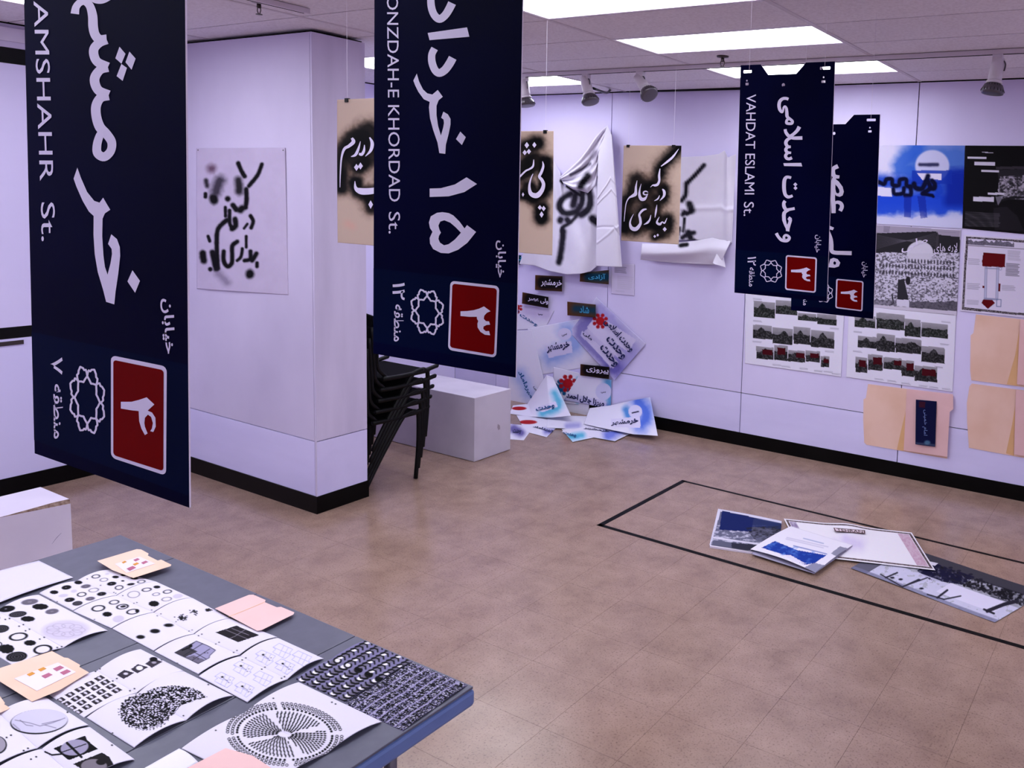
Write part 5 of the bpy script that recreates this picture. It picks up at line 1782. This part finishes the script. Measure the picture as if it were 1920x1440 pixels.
def p_t2(k):
    k.z(*zA)
    for x, y, rx, ry, kd in ((1412, 963, 34, 13, 3), (1320, 987, 46, 17, 1), (1507, 1005, 42, 17, 1), (1405, 1028, 35, 14, 5), (1203, 1030, 56, 30, 5), (1500, 1072, 47, 18, 5), (1600, 1045, 45, 20, 4), (1385, 1113, 52, 26, 3), (1027, 1100, 48, 20, 1), (1102, 1140, 58, 24, 1), (1108, 1138, 26, 10, 0), (885, 1155, 64, 28, 1), (1195, 1185, 60, 24, 1), (1235, 1178, 20, 16, 3), (965, 1208, 48, 22, 3), (1065, 1250, 52, 30, 4)):
        blob(k, x, y, rx, ry, kd, 1)
    dots(k, ((1105, 1040), (1232, 1102), (1205, 1110), (1365, 1170), (1450, 1205), (1415, 1220), (850, 1255)))


def p_t3(k):
    k.z(*zA)
    for x, y, rx, ry in ((1265, 1413, 38, 17), (1395, 1360, 44, 19), (1518, 1307, 42, 15)):
        k.ell(x, y, rx, ry, INK, soft=8)
    for cx_, cy_, n, r in ((1640, 1240, 60, 42), (1750, 1190, 22, 42), (1875, 1172, 30, 26)):
        for i in range(n):
            k.ell(cx_ + rng.normal() * r * .5, cy_ + rng.normal() * r * .28, 6, 4, INK)
    dots(k, ((1448, 1205), (1415, 1222), (1585, 1275), (1728, 1350), (1700, 1360), (1815, 1388)))


def p_t4(k):
    k.z(*zC)
    q = [(410, 612), (545, 668), (625, 715), (560, 775), (555, 800), (430, 866), (165, 742)]
    k.poly(q, (150, 144, 180))
    k.poly([(410, 612), (165, 742), (280, 795), (420, 730), (330, 680)], (60, 56, 66))
    k.poly([(280, 795), (430, 866), (500, 825), (380, 770)], (104, 98, 118))
    for a in ([(410, 612), (545, 668), (625, 715), (560, 775), (555, 800), (430, 866), (165, 742), (410, 612)], [(290, 680), (520, 815)], [(480, 640), (260, 780)], [(360, 830), (560, 700)]):
        k.stroke(a, 7, (36, 34, 44))
    k.ell(345, 665, 22, 18, INK)
    k.stroke([(345, 680), (250, 715)], 14, INK)
    dots(k, ((505, 745), (535, 745), (428, 812), (380, 800)), 5)
    k.poly([(862, 438), (1115, 545), (877, 626), (620, 515)], (32, 28, 34))
    for a in ([(735, 483), (990, 590)], [(960, 480), (840, 560), (775, 585)], [(810, 470), (1000, 545)]):
        k.stroke(a, 5, (150, 142, 160))
    dots(k, ((470, 535), (433, 552), (665, 625), (628, 645), (865, 718), (828, 740), (195, 860)), 6)


def win(k, x, y, s=1.0, ink=0):
    C_ = (118, 116, 190)
    P = [(x - 55 * s, y - 90 * s), (x + 100 * s, y - 20 * s), (x + 65 * s, y + 20 * s), (x + 75 * s, y + 40 * s), (x + 10 * s, y + 90 * s), (x - 130 * s, y + 10 * s), (x - 95 * s, y - 20 * s), (x - 125 * s, y - 45 * s), (x - 55 * s, y - 90 * s)]
    k.stroke(P, 3.2, C_, a=.85)
    for a in ([(x - 125 * s, y - 45 * s), (x + 75 * s, y + 40 * s)], [(x, y - 65 * s), (x - 60 * s, y + 50 * s)], [(x + 50 * s, y - 42 * s), (x - 15 * s, y + 75 * s)]):
        k.stroke(a, 3.2, C_, a=.85)
    if ink:
        k.ell(x - 40 * s, y - 35 * s, 15 * s, 10 * s, INK)
        k.stroke([(x - 40 * s, y - 30 * s), (x + 20 * s, y + 10 * s)], 5, (40, 36, 70), a=.8)
        dots(k, ((x + 50 * s, y), (x + 30 * s, y + 30 * s)), 4)


def p_t5(k):
    k.z(*zC)
    for x, y, i in ((1395, 725, 0), (1200, 800, 1), (1610, 810, 0), (950, 925, 1), (1420, 900, 1), (740, 1050, 1), (1175, 1035, 0), (965, 1155, 1)):
        win(k, x, y, .98, i)
    dots(k, ((965, 802), (925, 825), (1180, 907), (1145, 928), (1400, 1013), (1368, 1030), (545, 1105), (718, 1165)), 7)


def p_t6(k):
    k.z(*zE)
    k.C[:] = (128, 122, 160)
    k.mix(fbm(k.x / 12, k.y / 9, 91) * .5, (100, 94, 130))
    # rows of crescents running up the long side
    a, b, c_ = np.array([225, 485.]), np.array([860, 130.]), np.array([620, 660.])
    du, dv = (b - a), (c_ - a)
    nr, nc = 4.6, 15
    for j in range(5):
        for i in range(16):
            p = a + du * (i / 15) + dv * (j / 4)
            if j == 4:
                pass
            flip = 1 if i < 8 else -1
            col = (232, 226, 240) if (i * 7 + j * 5) % 3 == 0 else (110, 104, 126)
            if i == 8:
                k.ell(p[0] + 6, p[1], 42, 32, INK)
                if j < 2:
                    k.ell(p[0] + 6, p[1], 24, 18, (232, 226, 240))
                continue
            k.ell(p[0] + flip * 8, p[1] - 8, 28, 17, col)
            if flip > 0:
                k.stroke([(p[0] - 38, p[1] - 14), (p[0] - 30, p[1] + 8), (p[0] + 5, p[1] + 18), (p[0] + 38, p[1] + 14)], 18, INK)
            else:
                k.stroke([(p[0] - 34, p[1] - 12), (p[0] + 5, p[1] - 22), (p[0] + 32, p[1] - 8), (p[0] + 34, p[1] + 14)], 17, INK)


def p_t7(k):
    k.z(*zE)
    k.C[:] = (118, 112, 150)
    u = (k.x * .50 + k.y * -.87)
    v = (k.x * .87 + k.y * .50)
    n = fbm(u / 9, v / 5, 95, 3)
    n3 = fbm(u / 4, v / 12, 97, 3)
    k.mix(((n > .41)) * 1.0, (16, 14, 20))
    k.mix((n3 > .66) * 1.0, (206, 200, 226))
    U, V = k.U * 12, k.V * 7
    for q in range(1, 12):
        k.mix((np.abs(U - q) < .10) * (fbm(k.x / 10, k.y / 10, 7) > .4), (20, 18, 24))
    for q in range(1, 7):
        k.mix((np.abs(V - q) < .10) * (fbm(k.x / 10, k.y / 10, 17) > .38), (150, 142, 180))


def p_t8(k):
    k.z(*zF)
    cx_, cy_, rx, ry = 930, 560, 535, 288
    sk = .04
    for r in np.linspace(.14, .68, 10):
        n = int(14 + r * 75)
        for i in range(n):
            a = 2 * math.pi * i / n
            if abs(math.sin(2 * (a + .38))) < .28:
                continue
            k.ell(cx_ + rx * r * math.cos(a), cy_ + ry * r * math.sin(a) + sk * rx * math.cos(a) * r, 13, 6.5, INK, rot=a)
    for r, s_ in ((.80, .8), (.88, 1), (.96, 1)):
        n = int(86 * r)
        for i in range(n):
            a = 2 * math.pi * i / n
            if abs(math.sin(2 * (a + .12))) < .12:
                continue
            k.ell(cx_ + rx * r * math.cos(a), cy_ + ry * r * math.sin(a) + sk * rx * math.cos(a) * r, 15 * s_, 13 * s_, INK, ring=6 if r > .85 else 0)
    dots(k, ((1388, 288), (1355, 272), (828, 237), (310, 525), (1578, 600)), 6)


def p_t9(k):
    k.z(*zA)
    for x, y, rx, ry, kd in ((267, 1097, 78, 26, 2), (60, 1160, 76, 28, 0), (362, 1140, 80, 27, 3), (160, 1208, 80, 26, 6), (468, 1183, 62, 24, 2), (250, 1250, 70, 25, 3), (10, 1340, 72, 34, 6), (165, 1410, 88, 36, 1), (270, 1466, 60, 25, 3), (60, 1520, 76, 42, 3), (-20, 1480, 40, 25, 1), (385, 1525, 88, 42, 1), (150, 1590, 96, 44, 6), (-80, 1250, 80, 30, 0)):
        blob(k, x, y, rx, ry, kd, 1)
    k.ell(590, 1350, 215, 88, (200, 190, 214), rot=-.05, soft=20)
    for i in range(9):
        a = i * .7
        k.ell(590 + 120 * math.cos(a), 1350 + 40 * math.sin(a), 60, 24, (150, 140, 162), ring=3, a=.6)
    dots(k, ((210, 1302), (172, 1316), (265, 1343), (230, 1357), (398, 1416), (358, 1432), (48, 1255), (85, 1247), (515, 1508), (555, 1500)), 6)


def p_t11(k):
    k.z(*zB)
    D = (44, 38, 46)
    du, dv = np.array([-95, 53.]), np.array([62, 44.])
    o0 = np.array([995, 540.])
    for j in range(4):
        for i in range(5):
            if (i, j) == (3, 0) and False:
                continue
            p = o0 + du * i * 1.03 + dv * j * .92
            if i == 4 and j == 3:
                p = p + (5, 0)
            k.poly([tuple(p + np.array([-58, 6])), tuple(p + np.array([15, -30])), tuple(p + np.array([58, -2])), tuple(p + np.array([-14, 36]))], D)
            k.ell(p[0] - 4, p[1] - 2, 16, 10, (206, 198, 216))
            k.ell(p[0] + 8, p[1] + 6, 11, 8, (206, 198, 216))
    for (x, y), c2 in (((1258, 502), (206, 198, 216)), ((1395, 445), (226, 220, 236)), ((1540, 390), (160, 152, 170))):
        k.poly([(x - 88, y + 8), (x - 18, y - 44), (x + 88, y - 14), (x - 20, y + 48)], (54, 48, 60))
        k.ell(x, y - 5, 24 if x != 1395 else 34, 12 if x != 1395 else 22, c2)
    k.ell(1535, 352, 40, 22, INK)
    dots(k, ((998, 448), (955, 474), (1168, 545), (1128, 570), (1345, 647), (1300, 668), (650, 795), (1618, 358)), 7)


def p_t12(k):
    k.z(*zD)
    m1 = np.hypot((k.x - 520) / 275, (k.y - 760) / 190) < 1 + .04 * np.sin(k.x / 6) + .03 * np.sin(k.y / 5)
    m2 = np.hypot((k.x - 820) / 360, (k.y - 640) / 155) < 1 + .03 * np.sin(k.x / 6)
    cut = k.inside([(1190, 600), (900, 690), (820, 790), (830, 900), (1300, 900), (1300, 640)])
    m = (m1 | m2) & ~cut
    cell = (vnoise(k.x / 11 + .4 * np.sin(k.y / 13), k.y / 9 + .4 * np.sin(k.x / 17), 5) - .5) * 1.4
    k.mix(m * 1.0, (14, 12, 18))
    k.mix(m * (cell > .17) * 1.0, (214, 206, 232))
    dots(k, ((925, 802), (175, 985), (1190, 472), (1355, 532)), 7)


def p_t13(k):
    k.z(*zB)
    k.ell(390, 978, 288, 124, INK, rot=-.07)
    k.ell(394, 970, 284, 118, (200, 194, 220), rot=-.07)
    for pts in ([(150, 960), (300, 990), (400, 1020), (520, 990), (650, 940)], [(200, 960), (260, 1010), (330, 1020)], [(420, 1000), (600, 960)], [(130, 1000), (200, 1060)], [(450, 1010), (560, 1040)]):
        k.stroke(pts, 5, (76, 70, 90), soft=8, a=.8)
    k.ell(-30, 1210, 100, 90, INK)
    k.ell(-36, 1205, 92, 82, (150, 142, 160))
    dots(k, ((110, 1112), (66, 1135), (280, 1243), (237, 1265), (675, 882)), 8)


def p_t14(k):
    k.z(*zB)
    k.poly([(535, 1243), (850, 1115), (875, 1165), (980, 1250), (690, 1362)], INK)
    k.ell(745, 1235, 140, 78, (150, 142, 172), rot=-.15)
    k.stroke([(670, 1190), (815, 1330)], 24, INK)
    k.stroke([(610, 1285), (860, 1200)], 9, INK)
    k.stroke([(450, 1278), (520, 1310), (620, 1300)], 16, INK)
    k.poly([(730, 1400), (1020, 1285), (1095, 1330), (1145, 1420), (1100, 1500), (900, 1500)], (26, 22, 26))
    k.ell(940, 1420, 130, 70, (120, 112, 124))
    k.ell(1010, 1380, 50, 30, (26, 22, 26))
    dots(k, ((362, 1328), (310, 1352), (978, 1075), (1120, 1212)), 8)


one('paper', 'blank white sheet at the far left of the table', 'paper', [(-120, 1112), (73, 1053), (137.5, 1084.5), (-60, 1156)], TAB, None, None, lift=.003, res=5, bump=lambda U, V: .006 * np.sin(math.pi * U), base=(214, 207, 230))
spread('open booklet with many small round ink marks, farthest on the table', (74, 1112.5), (210, 1069), (292, 1091), (137, 1145), p_t1, .001)
spread('open booklet with rings and black spots, second from the far end', (138, 1147), (293, 1092), (359.5, 1122), (209, 1179), p_t2, .002)
spread('open booklet with a diagonal row of fading black dots', (211, 1180), (361, 1122.5), (432, 1161), (288, 1221), p_t3, .002)
spread('open booklet with two pictures of broken dark windows', (290, 1222.5), (433, 1161.5), (520, 1196), (371.7, 1265), p_t4, .002)
spread('open booklet with eight thin blue drawings of window frames', (373, 1270), (521.7, 1198.5), (606.7, 1237), (464, 1318.5), p_t5, .003)
spread('patterned spread with rows of black crescents on lilac grey', (553.6, 1274), (684, 1202), (773.5, 1241), (648.6, 1317.5), p_t6, .001, .005, base=(134, 128, 168))
spread('dark densely scribbled spread at the right corner of the table', (649, 1321), (775, 1243), (876.5, 1285.5), (755.5, 1371), p_t7, .001, .004, base=(110, 104, 140))
spread('open booklet with a large radial wheel of tiny black marks', (341, 1405.5), (560.6, 1281.5), (716, 1355.5), (497, 1482), p_t8, .003, .009)
spread('open booklet with large inked discs and a grey cloud, at the left edge', (-90, 1178), (73, 1116), (202, 1183), (28, 1250), p_t9, .001)
spread('open booklet with a grid of small dark heart squares', (92, 1303), (264, 1218), (344, 1258.5), (157.5, 1346), p_t11, .001)
spread('open booklet with one big black blob of hearts', (163, 1347), (345.5, 1260.5), (437, 1306), (251.7, 1403), p_t12, .002, .012)
spread('open booklet with grey marbled discs near the lower left corner', (-100, 1368), (87, 1309.7), (166, 1361), (-35, 1452), p_t13, .002)
spread('open booklet with a dark photo of a broken window, at the bottom left', (-20, 1452), (169, 1366), (252.5, 1426.5), (45, 1520), p_t14, .003)
one('paper', 'blank white sheet lying at the bottom edge, beside the radial wheel booklet', 'paper', [(200, 1482), (335.8, 1405), (372, 1431), (250, 1510)], TAB, None, None, lift=.002, res=5, bump=lambda U, V: .004 * np.sin(math.pi * V), base=(230, 226, 244))

PINK, AMB = (172, 92, 124), (206, 138, 44)


def tfolder(label, body, tabs=None, slip=None, swatches=(), lift=.004, crease=None, m=None, z=zA):
    t = thing('manila_folder', label, 'folder', TAB(np.mean(np.array(body), 0)), 'manila folders on the table')
    n = len(body)
    P = [TAB(p, lift) for p in body]
    P2 = [TAB(p, lift + .002) for p in body]
    tri = [tuple(q) for q in tessellate_polygon([[Vector((p[0], p[1], 0)) for p in body]])]
    obj('cover', P2 + P, tri + [tuple(i + n for i in reversed(q)) for q in tri] + [(i, (i + 1) % n, (i + 1) % n + n, i + n) for i in range(n)], m or m_fold, t)
    if crease:
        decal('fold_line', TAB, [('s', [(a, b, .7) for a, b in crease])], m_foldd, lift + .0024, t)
    if slip:
        s_ = decal('slip', TAB, [('p', slip)], m_core, lift + .0028, t)
        for q, c in swatches:
            decal('swatch', TAB, [('p', q)], mat('swatch_amber', AMB, .6) if c else mat('swatch_rose', PINK, .6), lift + .0032, s_)
    return t


def sw(z, x, y, a=(-42, 8), b=(20, -20), s=1.0):
    return Z(*z, [(x - 48 * s, y + 6 * s), (x + 16 * s, y - 22 * s), (x + 52 * s, y - 4 * s), (x - 14 * s, y + 28 * s)])


tfolder('manila folder with rose and amber swatches, at the far end of the table', Z(*zA, [(875, 728), (1230, 622), (1270, 625), (1338, 662), (1330, 680), (1420, 725), (1450, 716), (1542, 762), (1535, 775), (1200, 882), (1010, 810)]),
        slip=Z(*zA, [(1035, 755), (1255, 690), (1395, 752), (1140, 835)]), swatches=[(sw(zA, 1228, 716, s=.62), 0), (sw(zA, 1300, 740, s=.66), 0), (sw(zA, 1180, 792, s=.9), 0), (sw(zA, 1222, 754, s=.62), 1), (sw(zA, 1117, 738, s=.5), 1)], lift=.014)
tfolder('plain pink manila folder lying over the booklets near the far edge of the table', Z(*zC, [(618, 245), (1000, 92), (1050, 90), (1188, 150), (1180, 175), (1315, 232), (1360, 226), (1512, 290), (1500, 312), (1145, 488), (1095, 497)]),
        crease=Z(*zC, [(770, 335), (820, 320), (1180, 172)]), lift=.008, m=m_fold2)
tfolder('manila folder with three rose and two amber swatches, at the left edge', Z(*zB, [(-40, 510), (0, 440), (520, 270), (640, 335), (680, 340), (800, 408), (795, 430), (890, 484), (600, 660), (320, 776), (0, 575)]),
        slip=Z(*zB, [(140, 545), (580, 385), (760, 480), (370, 668)]), swatches=[(sw(zB, 583, 440, s=1.15), 0), (sw(zB, 652, 478, s=1.15), 0), (sw(zB, 468, 512, s=1.15), 0), (sw(zB, 420, 450, s=.9), 1), (sw(zB, 308, 498, s=.9), 1)], lift=.010)
tfolder('corner of a manila folder cut by the left edge of the photo', Z(*zB, [(-200, 800), (0, 722), (50, 790), (42, 802), (108, 842), (90, 850), (0, 888), (-200, 960)]), lift=.006)
tfolder('pink manila folder at the bottom edge, over the radial wheel booklet', [(300, 1475), (345, 1443), (423, 1402.5), (474, 1417), (512, 1442), (470, 1500), (380, 1530)], lift=.020, m=m_fold2)

# ================================================================== PLINTHS
t = thing('plinth', 'long low white box with a grey shaded side, in front of the far wall', 'plinth', (-4.6, 4.13, 0))
MB().box(-5.25, -4.082, 3.96, 4.305, .003, .448).build('box', mat('plinth_paint', (206, 198, 214), .5, .35, (190, 182, 200), 3, 5), t, bevel=.003)
decal('scuff', Plane('x', -4.082, (1, 0, 0)), [('p', Z(3.788, 660, 560, [(1035, 890), (1050, 900), (1052, 925), (1040, 935), (1032, 915)]))], mat('scuff', (160, 148, 160), .8), .0005, t)

t = thing('plinth', 'low white box with a chipped torn corner, at the left edge behind the table', 'plinth', (-4.3, 1.2, 0))
X0, X1, Y0, Y1, H = -4.385, -4.115, .35, 1.672, .45
notch = [(-4.115, 1.672), (-4.115, 1.60), (-4.125, 1.56), (-4.118, 1.50)]
v = [(X0, Y0, 0), (X1, Y0, 0), (X1, Y1, 0), (X0, Y1, 0), (X0, Y0, H), (X1, Y0, H), (X1, Y1 - .26, H), (X1 - .004, Y1 - .20, H), (X1 - .010, Y1 - .12, H), (X1 - .016, Y1 - .06, H), (X1 - .010, Y1, H), (X0, Y1, H),
     (X1, Y1 - .20, H - .004), (X1, Y1 - .12, H - .010), (X1, Y1 - .06, H - .014), (X1, Y1, H - .018)]
f = [(0, 3, 2, 1), (4, 5, 6, 7, 8, 9, 10, 11), (0, 1, 5, 4), (3, 0, 4, 11), (1, 2, 15, 14, 13, 12, 6, 5), (2, 3, 11, 10, 15)]
obj('box', v, f, m_white, t)
f2 = [(6, 12, 7), (7, 12, 13, 8), (8, 13, 14, 9), (9, 14, 15, 10)]
us = sorted({i for q in f2 for i in q})
chip = obj('chipped_edge', [v[i] for i in us], [tuple(us.index(i) for i in q) for q in f2], mat('raw_board', (92, 66, 58), .9, .1, (150, 128, 120), 60, 5), t)
decal('scratch', Plane('x', X1, (1, 0, 0)), [('s', Z(5.142, 0, 820, [(500, 1030, 1.5), (545, 970, 4), (592, 922, 2)]))], mat('scratch', (110, 104, 150), .8), .0004, t)


# ================================================================== STACK OF CHAIRS
def make_chair():
    t = thing('stacking_chair', '', 'chair', (0, 0, 0), 'stacked black chairs')
    for s in (-1, 1):
        x = s * .235
        MB().tube(catmull([(x, -.215, 0), (x, -.10, .18), (x, .06, .40), (x, .11, .435), (x, .16, .442)], 4), .0135, 8).build('rear_leg', m_black, t, True)
        MB().tube(catmull([(x, .16, .442), (x, .185, .43), (x, .198, .39), (x, .195, .20), (x, .175, 0)], 4), .0135, 8).build('front_leg', m_black, t, True)
        MB().tube(catmull([(x, -.14, .43), (x, .0, .425), (x, .16, .43), (x, .26, .445), (x, .275, .445)], 4), .0145, 8).build('seat_rail', m_black, t, True)
        MB().tube(catmull([(x * .93, -.10, .43), (x * .93, -.16, .50), (x * .93, -.17, .60), (x * .93, -.185, .82)], 4), .012, 8).build('back_post', m_black, t, True)
    MB().box(-.222, .222, -.13, .235, .405, .43).build('seat', m_blackfab, t, bevel=.012)
    mb = MB()
    nx, ny = 10, 6
    vs = []
    for side in (0, 1):
        for j in range(ny + 1):
            for i in range(nx + 1):
                u, v_ = i / nx * 2 - 1, j / ny
                x = u * .215 * (1 - .10 * max(0, v_ - .7))
                y = -.155 - .03 * v_ - .035 * (1 - u * u) - side * .022
                z = .53 + .32 * v_ - .03 * (u * u) * (v_ > .9)
                vs.append((x, y, z))
    N = (nx + 1) * (ny + 1)
    fs = []
    for j in range(ny):
        for i in range(nx):
            a = j * (nx + 1) + i
            fs.append((a, a + 1, a + nx + 2, a + nx + 1))
            fs.append((N + a, N + a + nx + 1, N + a + nx + 2, N + a + 1))
    edge = [i for i in range(nx + 1)] + [j * (nx + 1) + nx for j in range(1, ny + 1)] + [ny * (nx + 1) + i for i in range(nx - 1, -1, -1)] + [j * (nx + 1) for j in range(ny - 1, 0, -1)]
    for k in range(len(edge)):
        a, b = edge[k], edge[(k + 1) % len(edge)]
        fs.append((b, a, a + N, b + N))
    mb.add(vs, fs)
    mb.build('backrest', m_blackfab, t, True)
    return t


def copy_tree(o, parent=None):
    c = o.copy()
    COL.objects.link(c)
    c.parent = parent
    if parent is not None:
        c.matrix_parent_inverse = o.matrix_parent_inverse
    for ch in list(o.children):
        copy_tree(ch, c)
    return c


proto = make_chair()
kids = ['lowest black chair of the stack, its feet on the floor behind the column', 'second black chair from the bottom of the stack behind the column', 'middle black chair of the stack behind the column',
        'fourth black chair up in the stack behind the column', 'topmost black chair of the stack, its seat rail clear above the others']
for k in range(5):
    o = proto if k == 0 else copy_tree(proto)
    o.location = (-4.375, 3.345 + .018 * k, .004 + .0645 * k)
    o['label'] = kids[k]
